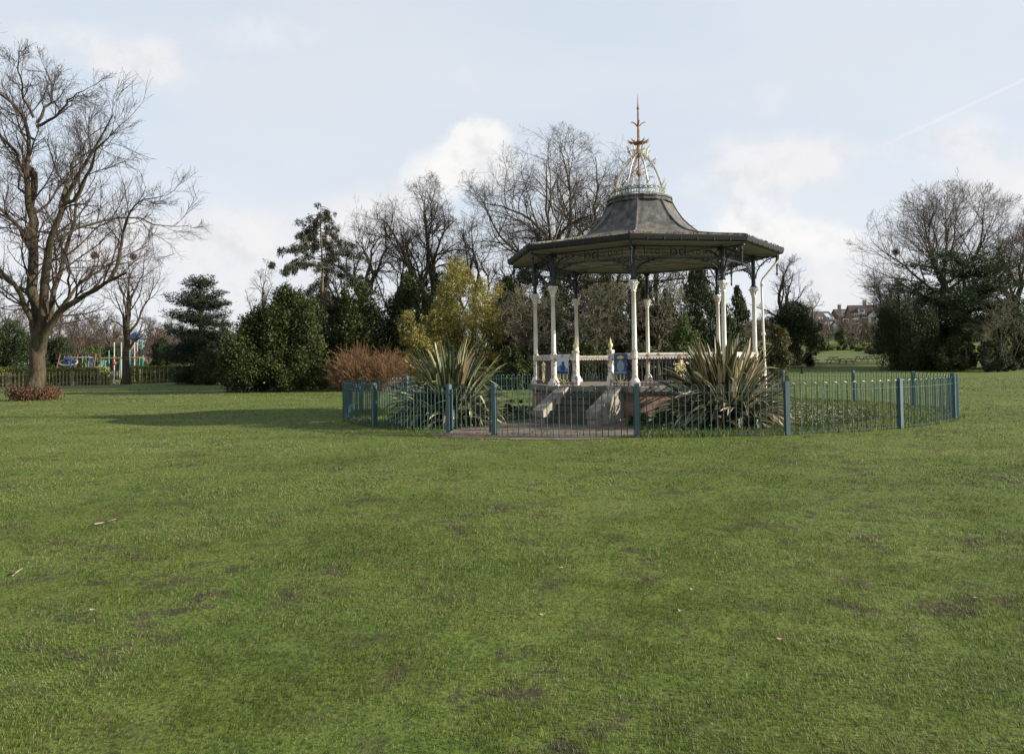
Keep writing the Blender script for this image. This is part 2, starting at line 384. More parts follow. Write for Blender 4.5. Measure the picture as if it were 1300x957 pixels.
def lobe_foliage(rng, lobes, n, L, mode='out', thick=0.35, wratio=0.55, floor=0.02):
    """leaves on and just under the surface of many small clumps; lobes rows: cx cy cz rx ry rz"""
    lobes = np.asarray(lobes, float)
    w = (lobes[:, 3] * lobes[:, 4] * lobes[:, 5]) ** (2 / 3); w = w / w.sum()
    k = rng.choice(len(lobes), n, p=w)
    d = rand_dir(rng, n); rr = 1 - thick * rng.random(n) ** 1.3 + 0.26 * np.abs(rng.normal(size=n)) * (rng.random(n) < 0.45)
    C = lobes[k, :3] + d * lobes[k, 3:] * rr[:, None]
    keep = C[:, 2] > floor; C = C[keep]; d = d[keep]; m = len(C)
    r = rand_dir(rng, m)
    if mode == 'out': axis = d + 0.9 * r + [0, 0, -0.15]
    elif mode == 'up': axis = d * 0.5 + 0.45 * r + [0, 0, 1.1]
    elif mode == 'flat': axis = nrm(d * [1, 1, 0.1] + 1e-3) + 0.6 * r * [1, 1, 0.4] + [0, 0, 0.15]
    elif mode == 'droop': axis = d * 0.6 + 0.6 * r + [0, 0, -0.8]
    nor = d + 0.8 * rand_dir(rng, m) + [0, 0, 0.5]
    Ls = L * (0.6 + 0.8 * rng.random(m))
    mb = MB(); leaves(mb, C, axis, nor, Ls, Ls * wratio); return mb

def dome_lobes(rng, w, h, n, r0=0.26, bottom=0.02, squash=1.0, top_taper=0.25, depth=None):
    """irregular rounded bush: lobes scattered through a domed hull"""
    depth = depth or w
    out = []; ph = rng.random(6) * 6.28; am = 0.10 + 0.12 * rng.random(6)
    for i in range(n):
        z = rng.random() ** 0.85; a = rng.random() * 2 * pi
        hull = sqrt(max(0.0, 1 - max(0.0, (z - 0.35) / 0.65) ** 2.0)) * (0.86 + 0.14 * min(1, z * 5)) * (1 - top_taper * z)
        hull *= 1 + am[0] * sin(2 * a + ph[0] + 3 * z) + am[1] * sin(3 * a + ph[1] - 4 * z) * 0.8 - 0.12
        rad = hull * (0.30 + 0.70 * sqrt(rng.random())); top = 1 + am[2] * sin(a + ph[2] + 2.5 * rad) + am[3] * 0.7 * sin(3 * a + ph[3]) - 0.06
        r = r0 * (0.40 + 1.0 * rng.random() ** 1.5) * (1 - 0.35 * z); rx = min(w, h) * r * 0.5
        out.append([cos(a) * rad * (w / 2 - rx * 0.7), sin(a) * rad * (depth / 2 - rx * 0.7), bottom + rx * 0.6 + z * (h * min(1.03, top) - rx * 1.5), rx, rx, rx * squash * (0.8 + 0.5 * rng.random())])
    z0 = max(o[2] + o[5] for o in out)
    for o in out: o[2] *= h / z0
    return np.array(out)

def stems(rng, lobes, n, r, base_spread=0.15, sides=5):
    mb = MB(); idx = rng.choice(len(lobes), min(n, len(lobes)), replace=False)
    for i in idx:
        e = lobes[i, :3]; b = np.array([rng.normal() * base_spread, rng.normal() * base_spread, -0.1]); m = (b + e) / 2 + rng.normal(size=3) * 0.08 * np.linalg.norm(e) - np.array([e[0], e[1], 0]) * 0.15
        t = np.linspace(0, 1, 7)[:, None]; P = (1 - t) ** 2 * b + 2 * t * (1 - t) * m + t * t * e
        mb.tube(P, np.linspace(r, r * 0.3, 7), sides)
    return mb

SEED = [11]
def shrub(name, label, px, D, ytop, w_px, mat, n, L, lobes_n=40, r0=0.30, cat='shrub', group=None, mode='out', squash=1.0, top_taper=0.25, bark='bark', stem_n=8, stem_r=0.06, wratio=0.55, depth_ratio=1.0, base=None, thick=0.35):
    SEED[0] += 1; rng = np.random.default_rng(SEED[0])
    loc = ground_at(px, D); h = height_at(px, ytop, D); w = w_px * D / F
    t = thing(name, label, cat, loc, 0, group)
    n = int(n * 2.2); L *= 0.64; lb = dome_lobes(rng, w, h, int(lobes_n * 1.5), r0 * 0.88, 0.02, squash, top_taper, w * depth_ratio)
    st = lb[rng.choice(len(lb), len(lb) // 2)].copy(); c0 = np.array([0, 0, h * 0.35]); dv_ = nrm(st[:, :3] - c0 + rng.normal(size=(len(st), 3)) * 0.25 * h * 0.3)
    st[:, :3] += dv_ * st[:, 3:4] * 0.85; st[:, 3:5] *= 0.42; st[:, 5] *= 0.85; st[:, 2] = np.minimum(st[:, 2], h - st[:, 5] * 0.9)
    part('foliage', lobe_foliage(rng, np.concatenate([lb, st]), int(n * 1.12), L, mode, wratio=wratio, thick=thick), M[mat], t)
    part('stem', stems(rng, lb, stem_n, stem_r), M[bark], t)
    return t

# --- bare winter trees -------------------------------------------------------
def branch_tubes(mb, P, R, sides):
    """P (N,K,3) polylines, R (N,K) radii -> tubes"""
    N, K, _ = P.shape
    t = nrm(np.gradient(P, axis=1)); md = nrm(P[:, -1] - P[:, 0])
    ref = np.where(np.abs(md[:, 2:3]) < 0.8, np.array([[0.05, 0.1, 1.0]]), np.array([[1.0, 0.1, 0.05]]))[:, None]
    u = nrm(np.cross(t, ref)); v = np.cross(t, u); a = np.arange(sides) * 2 * pi / sides
    V = P[:, :, None] + R[:, :, None, None] * (u[:, :, None] * np.cos(a)[:, None] + v[:, :, None] * np.sin(a)[:, None])
    b = np.arange(N)[:, None, None] * K * sides; i = np.arange(K - 1)[None, :, None] * sides; j = np.arange(sides)[None, None]; k = (j + 1) % sides
    q = np.stack([b + i + j, b + i + k, b + i + sides + k, b + i + sides + j], -1).reshape(-1, 4)
    mb.add(V, q)

def polyline(rng, S, D, Ls, K, wander, trop):
    """grow N wandering lines from S along D; trop = upward pull per step"""
    N = len(S); P = np.zeros((N, K, 3)); P[:, 0] = S; d = nrm(D)
    for i in range(1, K):
        d = nrm(d + wander * rng.normal(size=(N, 3)) + np.array([0, 0, 1.0]) * trop)
        P[:, i] = P[:, i - 1] + d * (Ls / (K - 1))[:, None]
    return P

def children(rng, P, R, n_per, t0, ang, ratio, rr, parent_len, K, wander, trop, env=None, min_len=0.12, flat_up=0.0):
    N, Kp, _ = P.shape; n = N * n_per
    pi_ = np.repeat(np.arange(N), n_per)
    t = t0 + (1 - t0) * ((np.tile(np.arange(n_per), N) + rng.random(n)) / n_per)
    f = t * (Kp - 1); i = np.minimum(f.astype(int), Kp - 2); fr = (f - i)[:, None]
    S = P[pi_, i] * (1 - fr) + P[pi_, i + 1] * fr
    T = nrm(P[pi_, i + 1] - P[pi_, i]); Rp = R[pi_, i] * (1 - fr[:, 0]) + R[pi_, i + 1] * fr[:, 0]
    x = nrm(np.cross(T, rand_dir(rng, n))); A = ang * (0.65 + 0.7 * rng.random(n))
    A = np.where(t > 0.97, A * 0.3, A)
    D = T * np.cos(A)[:, None] + x * np.sin(A)[:, None]; D[:, 2] += flat_up; D = nrm(D)
    L = parent_len[pi_] * ratio * (0.55 + 0.75 * rng.random(n)) * (1.15 - 0.45 * t)
    if env is not None:
        c, a = env; o = (S - c) / a; dd = D / a
        A2 = (dd ** 2).sum(1); B = (o * dd).sum(1); C2 = (o ** 2).sum(1) - 1
        disc = np.maximum(B * B - A2 * C2, 0); far = (-B + np.sqrt(disc)) / A2
        L = np.where(C2 < 0, np.minimum(L, far * (0.72 + 0.36 * rng.random(n))), L * 0.35)
    ok = L > min_len
    S, D, L, Rp = S[ok], D[ok], L[ok], Rp[ok]
    r0 = Rp * rr; Pn = polyline(rng, S, D, L, K, wander, trop)
    return Pn, r0, L

def taper(r0, K, end=0.35):
    return r0[:, None] * (1 - (1 - end) * np.linspace(0, 1, K)[None])

def bare_tree(name, label, loc, h, w, r, seed, fork=0.28, limbs=6, limb_ang=0.6, n2=6, n3=6, n4=6, n5=0, mat='bark', twig='twig', wander=0.16, trop=0.06, droop=0.0, group='bare winter trees', cat='tree', env_low=0.22, lean=(0, 0), rmin=0.007, depth=None, twist=0.012, leader=0.62, limb_len=0.82, ratio2=0.52):
    rng = np.random.default_rng(seed); depth = depth or w
    t = thing(name, label, cat, loc, 0, group)
    zc = h * (1 + env_low) / 2; env = (np.array([lean[0] * h * 0.7, lean[1] * h * 0.7, zc]), np.array([w / 2, depth / 2, h * (1 - env_low) / 2]))
    K0 = 9; T = np.zeros((1, K0, 3)); zz = np.linspace(-0.15, h * min(0.8, fork + 0.30), K0)
    T[0, :, 2] = zz; T[0, :, 0] = lean[0] * zz + np.cumsum(rng.normal(size=K0)) * twist * h * np.linspace(0, 1, K0); T[0, :, 1] = lean[1] * zz + np.cumsum(rng.normal(size=K0)) * twist * 0.8 * h * np.linspace(0, 1, K0)
    R0 = r * np.linspace(1.0, 0.45, K0)[None].copy(); R0[0, 0] *= 1.45; R0[0, 1] *= 1.08
    trunk = MB(); branch_tubes(trunk, T, R0, 9)
    # main limbs
    n = limbs; t0 = fork / min(0.8, fork + 0.30)
    tt = np.linspace(t0, 1.0, n); az = rng.random() * 6.28 + np.arange(n) * 2.4 + rng.normal(size=n) * 0.3
    f = tt * (K0 - 1); i = np.minimum(f.astype(int), K0 - 2); fr = (f - i)[:, None]
    S = T[0, i] * (1 - fr) + T[0, i + 1] * fr; Rp = R0[0, i]
    el = limb_ang * (1.25 - 0.75 * (tt - t0) / max(1e-3, 1 - t0)) * (0.8 + 0.4 * rng.random(n))
    Dl = np.stack([np.cos(az) * np.sin(el) * (w / h) ** 0.4, np.sin(az) * np.sin(el), np.cos(el)], 1); Dl = nrm(Dl)
    o = (S - env[0]) / env[1]; dd = Dl / env[1]; A2 = (dd ** 2).sum(1); B = (o * dd).sum(1); C2 = (o ** 2).sum(1) - 1
    Ll = np.clip((-B + np.sqrt(np.maximum(B * B - A2 * C2, 0))) / A2, 0.2 * h, 0.75 * h) * limb_len * (0.88 + 0.24 * rng.random(n))
    K1 = 10; P1 = polyline(rng, S, Dl, Ll, K1, wander * 0.85, trop); R1 = taper((Rp * leader) * (0.75 + 0.35 * rng.random(n)), K1, 0.16)
    branch_tubes(trunk, P1, R1, 7)
    P2, r2, L2 = children(rng, P1, R1, n2, 0.18, 0.75, ratio2, 0.62, Ll, 7, wander, trop, env); R2 = np.maximum(taper(r2, 7, 0.25), rmin)
    branch_tubes(trunk, P2, R2, 5)
    crown = MB()
    P3, r3, L3 = children(rng, P2, R2, n3, 0.15, 0.75, 0.55, 0.62, L2, 6, wander * 1.1, trop * 0.8 - droop * 0.5, env); R3 = np.maximum(taper(r3, 6, 0.3), rmin)
    branch_tubes(crown, P3, R3, 4)
    P4, r4, L4 = children(rng, P3, R3, n4, 0.12, 0.75, 0.58, 0.65, L3, 5, wander * 1.2, trop * 0.6 - droop, env); R4 = np.maximum(taper(r4, 5, 0.4), rmin)
    branch_tubes(crown, P4, R4, 3)
    if n5:
        P5, r5, L5 = children(rng, P4, R4, n5, 0.1, 0.7, 0.6, 0.7, L4, 4, wander * 1.2, -droop, env, min_len=0.08); R5 = np.maximum(taper(r5, 4, 0.5), rmin * 0.85)
        branch_tubes(crown, P5, R5, 3)
    part('trunk', trunk, M[mat], t, smooth=True); part('crown', crown, M[twig], t, smooth=True)
    return t

def tree_px(name, label, px, D, ytop, w_px, r, seed, ybase=None, **kw):
    loc = ground_at(px, D); h = height_at(px, ytop, D)
    return bare_tree(name, label, loc, h, w_px * D / F, r, seed, **kw)

# ================================================================== THE SETTING
def grid_ground():
    def axis(neg, pos):
        a = [0.0]; s = 1.0
        while a[-1] < pos: a.append(a[-1] + s); s = min(s * 1.06, 14)
        b = [0.0]; s = 1.0
        while b[-1] > neg: b.append(b[-1] - s); s = min(s * 1.06, 14)
        return np.array(sorted(set(b + a)))
    X = axis(-620, 620); Y = np.concatenate([np.arange(-40, 82, 4.0), np.arange(82, 340, 4.0), np.arange(340, 900, 20.0)])
    gx, gy = np.meshgrid(X, Y); V = np.stack([gx, gy, terrain(gx, gy)], -1)
    ny, nx = gx.shape; i = np.arange(ny - 1)[:, None] * nx; j = np.arange(nx - 1)[None]
    q = np.stack([i + j, i + j + 1, i + nx + j + 1, i + nx + j], -1).reshape(-1, 4)
    mb = MB(); mb.add(V, q); o = part('lawn', mb, M['lawn'], smooth=True); tag(o, 'mown park lawn with worn brown patches', 'lawn', kind='structure')
grid_ground()

def strip(name, pts, width, mat, label, lift=0.012):
    pts = np.asarray(pts, float); d = np.gradient(pts, axis=0); s = nrm(np.stack([-d[:, 1], d[:, 0]], 1)); w = np.broadcast_to(width, (len(pts),))[:, None] / 2
    rows = [pts + s * w, pts + s * w * 0.33, pts - s * w * 0.33, pts - s * w]
    V = np.stack([np.concatenate([r, (terrain(r[:, 0], r[:, 1]) + lift)[:, None]], 1) for r in rows], 1); n = len(pts)
    q = [[i * 4 + j, i * 4 + j + 1, i * 4 + j + 5, i * 4 + j + 4] for i in range(n - 1) for j in range(3)]
    mb = MB(); mb.add(V, q); o = part(name, mb, mat, smooth=True); tag(o, label, 'path', kind='structure'); return o

def curve_pts(ctrl, n=30):
    ctrl = np.asarray(ctrl, float); s = np.concatenate([[0], np.cumsum(np.linalg.norm(np.diff(ctrl, axis=0), axis=1))]); u = np.linspace(0, s[-1], n)
    P = np.stack([np.interp(u, s, ctrl[:, k]) for k in range(2)], 1)
    for _ in range(3): P[1:-1] = (P[:-2] + 2 * P[1:-1] + P[2:]) / 4
    return P
g = lambda px, py: on_ground(px, py)[:2]
strip('path', curve_pts([g(-60, 494), g(0, 492.5), g(60, 491.5), g(120, 490.3), g(180, 488.6), g(245, 486.3), g(290, 484)]), 2.2, M['asphalt'], 'pale tarmac path along the hedge')
strip('path', curve_pts([g(150, 500.5), g(200, 499.5), g(250, 498.5), g(300, 497.3), g(340, 496)]), 0.9, M['asphalt'], 'thin pale path ending at the big holly')
strip('path', curve_pts([(26, 112), (36, 112.5), (46, 114), (56, 117), (70, 120)]), 1.8, M['asphalt'], 'pale path in front of the picnic tables', 0.03)
strip('path', curve_pts([(28, 151), (42, 148), (56, 143), (64, 138), (76, 130)]), 3.0, M['asphalt'], 'pale path along the shrubs behind the picnic tables', 0.05)

# ------------------------------------------------------------------ bandstand
BX, BY, BA, BR = 4.12, 25.22, -1.7925, 3.43
RXC, RYC, RR = 4.09, 26.90, 9.57
TILT = (math.atan(0.0027), -math.atan(0.0015), 0)
band = thing('bandstand', 'octagonal Victorian bandstand with white columns, grey bell roof and rusty spire', 'bandstand', (BX, BY, 0), BA)
E8 = [k * pi / 4 for k in range(8)]
octv = lambda r, z: [[r * cos(a), r * sin(a), z] for a in E8]

# plinth: brick wall with its own UVs, coping, floor
mb = MB()
for k in range(8):
    a, b = E8[k], E8[k] + pi / 4; r = 3.56; L = 2 * r * sin(pi / 8)
    mb.add([[r * cos(a), r * sin(a), -0.25], [r * cos(b), r * sin(b), -0.25], [r * cos(b), r * sin(b), 0.79], [r * cos(a), r * sin(a), 0.79]], [[0, 1, 2, 3]], uv=[[k * L, -0.25], [(k + 1) * L, -0.25], [(k + 1) * L, 0.79], [k * L, 0.79]])
part('plinth_wall', mb, M['brick'], band, uv=True)
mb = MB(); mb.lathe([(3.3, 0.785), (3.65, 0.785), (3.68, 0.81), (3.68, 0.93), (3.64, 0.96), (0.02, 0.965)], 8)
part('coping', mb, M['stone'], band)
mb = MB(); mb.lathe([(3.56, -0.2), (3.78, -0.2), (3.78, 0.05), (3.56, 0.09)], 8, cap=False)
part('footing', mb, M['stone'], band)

# steps and sloping cheek walls on the bay between two columns
MID = -pi / 8; AP = 3.56 * cos(pi / 8)
def bay_frame(m, ap):      # local x runs along the bay, local -y points outward
    return (ap * cos(m), ap * sin(m), 0), m + pi / 2
bl, brot = bay_frame(MID, AP)
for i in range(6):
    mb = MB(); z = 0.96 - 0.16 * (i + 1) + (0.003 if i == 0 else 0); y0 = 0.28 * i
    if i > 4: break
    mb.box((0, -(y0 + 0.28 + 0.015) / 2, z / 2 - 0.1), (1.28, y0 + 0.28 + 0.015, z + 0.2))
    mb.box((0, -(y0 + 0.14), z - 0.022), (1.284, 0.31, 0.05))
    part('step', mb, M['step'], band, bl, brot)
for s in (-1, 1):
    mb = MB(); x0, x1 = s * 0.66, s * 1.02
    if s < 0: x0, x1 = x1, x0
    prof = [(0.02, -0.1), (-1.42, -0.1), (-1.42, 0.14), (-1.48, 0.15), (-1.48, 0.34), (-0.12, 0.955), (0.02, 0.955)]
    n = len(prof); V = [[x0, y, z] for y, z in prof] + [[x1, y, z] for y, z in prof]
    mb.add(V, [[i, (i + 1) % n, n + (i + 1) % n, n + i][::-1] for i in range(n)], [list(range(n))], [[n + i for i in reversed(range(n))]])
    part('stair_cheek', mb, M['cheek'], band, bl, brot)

# columns
def column_meshes():
    base = MB(); base.box((0, 0, 1.02), (0.27, 0.27, 0.12)); base.lathe([(0.13, 1.08), (0.125, 1.12), (0.10, 1.16), (0.080, 1.20), (0.080, 1.70), (0.096, 1.72), (0.096, 1.88), (0.078, 1.92)], 14)
    shaft = MB(); shaft.lathe([(0.072, 1.90), (0.069, 2.0), (0.057, 3.55), (0.071, 3.56), (0.071, 3.60), (0.056, 3.61)], 14)
    cap = MB(); cap.lathe([(0.056, 3.60), (0.060, 3.68), (0.076, 3.76), (0.102, 3.82), (0.106, 3.84), (0.09, 3.845)], 14); cap.box((0, 0, 3.86), (0.22, 0.22, 0.04))
    for k in range(8):
        a = k * pi / 4; c, s_ = cos(a), sin(a)
        cap.tube([[0.066 * c, 0.066 * s_, 3.63], [0.085 * c, 0.085 * s_, 3.72], [0.115 * c, 0.115 * s_, 3.79], [0.15 * c, 0.15 * s_, 3.82], [0.155 * c, 0.155 * s_, 3.79]], [0.016, 0.02, 0.018, 0.014, 0.008], 5)
    up = MB(); up.lathe([(0.09, 3.88), (0.09, 3.91), (0.062, 3.95), (0.060, 4.86)], 8); up.box((0, 0, 4.78), (0.2, 0.2, 0.1))
    # scroll bracket reaching out to the eaves
    th = np.linspace(0, pi / 2, 9)
    up.tube(np.stack([0.07 + 0.72 * (1 - np.cos(th)), 0 * th, 4.14 + 0.66 * np.sin(th)], 1), 0.022, 5)
    up.tube([[0.07, 0, 4.80], [0.80, 0, 4.80]], 0.02, 5)
    up.ring((0.22, 0, 4.64), 0.11, 0.013, 14); up.ring((0.45, 0, 4.70), 0.07, 0.012, 12); up.ring((0.13, 0, 4.47), 0.055, 0.011, 10)
    # inner one towards the middle of the stand
    up.tube(np.stack([-(0.07 + 0.55 * (1 - np.cos(th))), 0 * th, 4.25 + 0.55 * np.sin(th)], 1), 0.02, 5); up.ring((-0.19, 0, 4.66), 0.09, 0.012, 12)
    return [q.mesh(nm, sm) for q, nm, sm in ((base, 'base', False), (shaft, 'shaft', True), (cap, 'capital', False), (up, 'iron_post', False))]
cm = column_meshes()
for me, mt in zip(cm, ('white_rusty', 'white', 'white', 'navy')): me.materials.append(M[mt])
for k in range(8):
    sh = part('column', cm[1], None, band, (BR * cos(E8[k]), BR * sin(E8[k]), 0), E8[k])
    for nm, i in (('base', 0), ('capital', 2), ('iron_post', 3)): part(nm, cm[i], None, sh)

# arched iron frieze between columns
CH = 2 * BR * sin(pi / 8); APC = BR * cos(pi / 8)
def frieze():
    mb = MB(); h = CH / 2 - 0.07
    for z in (4.83, 4.52): mb.beam((-h, 0, z), (h, 0, z), 0.03, 0.03)
    mb.beam((-h, 0, 4.56), (h, 0, 4.56), 0.014, 0.014); mb.beam((-h, 0, 4.79), (h, 0, 4.79), 0.014, 0.014)
    for x0, x1 in ((-0.98, -0.22), (0.22, 0.98)):
        for x in (x0, x1): mb.beam((x, 0, 4.52), (x, 0, 4.83), 0.018, 0.018)
        for z in (4.60, 4.75): mb.beam((x0 + 0.05, 0, z), (x1 - 0.05, 0, z), 0.012, 0.012)
        c = (x0 + x1) / 2; mb.ring((c, 0, 4.675), 0.06, 0.012, 12)
        for d in (-0.17, 0.17): mb.ring((c + d, 0, 4.675), 0.045, 0.01, 10)
        for d in (-0.28, 0.28): mb.tube([[c + d - 0.06, 0, 4.675], [c + d, 0, 4.72], [c + d + 0.06, 0, 4.675], [c + d, 0, 4.63], [c + d - 0.06, 0, 4.675]], 0.009, 4)
    for x in (-0.11, 0.11): mb.ring((x, 0, 4.675), 0.085, 0.012, 14); mb.ring((x, 0, 4.675), 0.035, 0.01, 8)
    for s in (-1, 1):
        th = np.linspace(0, pi / 2, 10)
        mb.tube(np.stack([s * (h - 1.02 * (1 - np.cos(th))), 0 * th, 4.06 + 0.46 * np.sin(th)], 1), 0.02, 5)
        for dx, z, r in ((0.16, 4.40, 0.10), (0.36, 4.445, 0.06), (0.075, 4.25, 0.055), (0.52, 4.47, 0.04)):
            mb.ring((s * (h - dx), 0, z), r, 0.012, 14); mb.ring((s * (h - dx), 0, z), r * 0.5, 0.010, 8)
        mb.tube(np.stack([s * (h - 0.02 - 0.24 * np.sin(th * 2)), 0 * th, 4.12 + 0.36 * th / (pi / 2)], 1), 0.010, 4)
        mb.ring((s * (h - 1.12), 0, 4.675), 0.08, 0.012, 12)
        for q in range(5): mb.tube([[s * (h - 0.3 - q * 0.13), 0, 4.52], [s * (h - 0.36 - q * 0.13), 0, 4.47 - 0.02 * (q % 2)], [s * (h - 0.42 - q * 0.13), 0, 4.52]], 0.009, 4)
    return mb.mesh('frieze')
fm = frieze(); fm.materials.append(M['navy'])
for k in range(8):
    loc, rot = bay_frame(E8[k] + pi / 8, APC); part('frieze', fm, None, band, loc, rot)

# balustrades
def scroll():
    mb = MB(); r = 0.017
    mb.tube([[0, 0, 1.02], [0, 0, 1.30], [0, 0, 1.58]], r, 6); mb.tube([[0, 0, 1.56], [0, 0, 1.62], [0, 0, 1.68]], [0.012, 0.04, 0.008], 7)
    for s in (-1, 1):
        mb.tube([[0, 0, 1.10], [s * 0.06, 0, 1.11], [s * 0.115, 0, 1.17], [s * 0.115, 0, 1.36]], r * 0.9, 6)
        mb.tube([[0, 0, 1.10], [s * 0.10, 0, 1.065], [s * 0.17, 0, 1.10], [s * 0.19, 0, 1.135]], r * 0.8, 5)
        mb.ring((s * 0.10, 0, 1.43), 0.07, r * 0.95, 14, 6); mb.ring((s * 0.10, 0, 1.43), 0.028, r * 0.8, 8, 5)
        mb.tube([[0, 0, 1.50], [s * 0.05, 0, 1.55], [s * 0.13, 0, 1.555], [s * 0.19, 0, 1.53], [s * 0.215, 0, 1.56], [s * 0.19, 0, 1.60], [s * 0.16, 0, 1.58]], r * 0.9, 6)
        mb.tube([[0, 0, 1.56], [s * 0.07, 0, 1.60], [s * 0.05, 0, 1.66], [0, 0, 1.63]], r * 0.8, 5)
    return mb
def rail_mb(x0, x1):
    mb = MB(); c = (x0 + x1) / 2; L = x1 - x0
    mb.box((c, 0, 1.845), (L, 0.15, 0.06)); mb.box((c, 0, 1.785), (L, 0.10, 0.06))
    n = max(2, int(L / 0.085))
    for i in range(n): mb.box((x0 + (i + 0.5) * L / n, 0, 1.735), (0.042, 0.085, 0.045))
    return mb
def bars_mb(x0, x1):
    mb = MB(); L = x1 - x0; n = max(2, int(L / 0.115))
    for z in (1.69, 1.03): mb.beam((x0, 0, z), (x1, 0, z), 0.028, 0.028)
    for i in range(1, n): x = x0 + i * L / n; mb.tube([[x, 0, 0.97], [x, 0, 1.72]], 0.012, 5)
    for i in range(n): mb.ring((x0 + (i + 0.5) * L / n, 0, 1.615), 0.035, 0.007, 8, 4)
    return mb
hl = CH / 2 - 0.085
rm, bm_, sm_ = rail_mb(-hl, hl).mesh('top_rail'), bars_mb(-hl, hl).mesh('bars'), scroll().mesh('scroll', True)
rm.materials.append(M['white_rusty']); bm_.materials.append(M['black']); sm_.materials.append(M['cream'])
for k in range(7):
    loc, rot = bay_frame(E8[k] + pi / 8, APC)
    b = part('balustrade', rm, None, band, loc, rot); part('bars', bm_, None, b); part('scroll', sm_, None, b, (0, -0.035, 0))
loc, rot = bay_frame(-pi / 8, APC)
for x0, x1 in ((-hl, -0.62), (0.62, hl)):
    b = part('balustrade', rail_mb(x0, x1), M['white_rusty'], band, loc, rot); part('bars', bars_mb(x0, x1), M['black'], b)
    part('scroll', sm_, None, b, ((x0 + x1) / 2 - 0.04, -0.035, 0))
for x in (-0.57, 0.57):
    mb = MB(); mb.box((x, 0, 1.10), (0.17, 0.17, 0.28)); mb.box((x, 0, 1.56), (0.12, 0.12, 0.66)); mb.box((x, 0, 1.93), (0.16, 0.16, 0.08))
    nw = part('newel_post', mb, M['white_rusty'], band, loc, rot)
    mb = MB(); mb.lathe([(0.05, 1.97), (0.03, 2.0), (0.035, 2.03), (0.065, 2.07), (0.07, 2.11), (0.05, 2.16), (0.022, 2.19), (0.03, 2.22), (0.012, 2.27), (0.004, 2.32)], 10, c=(x, 0, 0))
    part('finial', mb, M['cream'], nw, smooth=True)

# roof: soffit, gutter, bell, crest, crown
mb = MB(); mb.lathe([(0.02, 4.885), (3.40, 4.885), (4.16, 4.875)], 8, cap=False); so = part('soffit', mb, M['soffit'], band)
mb = MB()
for k in range(8):
    for r in (0.9, 1.7, 2.5, 3.2):
        a, b = E8[k], E8[k] + pi / 4
        mb.beam((r * cos(a), r * sin(a), 4.865), (r * cos(b), r * sin(b), 4.865), 0.05, 0.03)
    mb.beam((0.05 * cos(E8[k]), 0.05 * sin(E8[k]), 4.862), (4.12 * cos(E8[k]), 4.12 * sin(E8[k]), 4.855), 0.07, 0.05)
part('ceiling_batten', mb, M['soffit'], so)
mb = MB(); mb.lathe([(4.10, 4.86), (4.20, 4.86), (4.20, 4.96), (4.22, 4.96)], 8, cap=False); part('fascia', mb, M['soffit'], band)
prof = [(4.20, 4.965), (4.215, 4.90), (4.27, 4.87), (4.325, 4.90), (4.35, 4.985), (4.36, 5.03), (4.335, 5.03), (4.31, 4.97), (4.22, 4.97)]
mb = MB(); mb.lathe(prof, 8, cap=False)
for k in range(8):
    a, b = np.array([cos(E8[k]), sin(E8[k])]), np.array([cos(E8[k] + pi / 4), sin(E8[k] + pi / 4)])
    for i in range(1, 7):
        p = a * (1 - i / 7) + b * i / 7; m = E8[k] + pi / 8; ap = 4.362 * cos(pi / 8); p2 = p * 4.295
        mb.box((p2[0], p2[1], 4.952), (0.095, 0.03, 0.150), m)
gut = part('gutter', mb, M['gutter'], band)
bell = [(4.34, 5.035), (4.20, 5.075), (3.2, 5.24), (2.5, 5.38), (2.05, 5.53), (1.78, 5.68), (1.52, 5.90), (1.33, 6.10), (1.17, 6.34), (1.06, 6.54), (1.00, 6.68)]
mb = MB(); mb.lathe(bell, 8, cap=False)
roof = part('roof', mb, M['roof'], band)
mb = MB()
for k in range(8):
    mb.tube([[r * cos(E8[k]), r * sin(E8[k]), z + 0.012] for r, z in bell], 0.028, 6)
rng = np.random.default_rng(3)
part('hip_roll', mb, M['roof'], roof)
mb = MB(); mb.lathe([(0.96, 6.62), (1.05, 6.62), (1.06, 6.66), (1.01, 6.69), (1.01, 6.72), (1.05, 6.74), (1.045, 6.79), (0.93, 6.82), (0.02, 6.86)], 16, a0=pi / 16, cap=False)
part('bell_cap', mb, M['roof'], roof)
# moss and grit lumps caught in the gutter edge
n = 900; a = rng.random(n) * 2 * pi; k8 = np.floor(a / (pi / 4)) * pi / 4 + pi / 8
r = 4.30 * cos(pi / 8) / np.cos(a - k8) - 0.02 - 0.25 * rng.random(n) ** 2
mb = MB(); leaves(mb, np.stack([r * np.cos(a), r * np.sin(a), 5.055 + 0.03 * rng.random(n)], 1), rand_dir(rng, n), rand_dir(rng, n), 0.05 + 0.08 * rng.random(n), 0.05)
part('moss', mb, M['russet'], roof)
# pendants hanging from the eaves corners
for k in range(8):
    c, s_ = 4.13 * cos(E8[k]), 4.13 * sin(E8[k])
    mb = MB(); mb.lathe([(0.03, 4.87), (0.035, 4.70), (0.055, 4.66), (0.035, 4.62), (0.025, 4.50), (0.022, 4.32), (0.035, 4.28), (0.006, 4.20)], 8, c=(c, s_, 0)); part('pendant', mb, M['navy'], band)
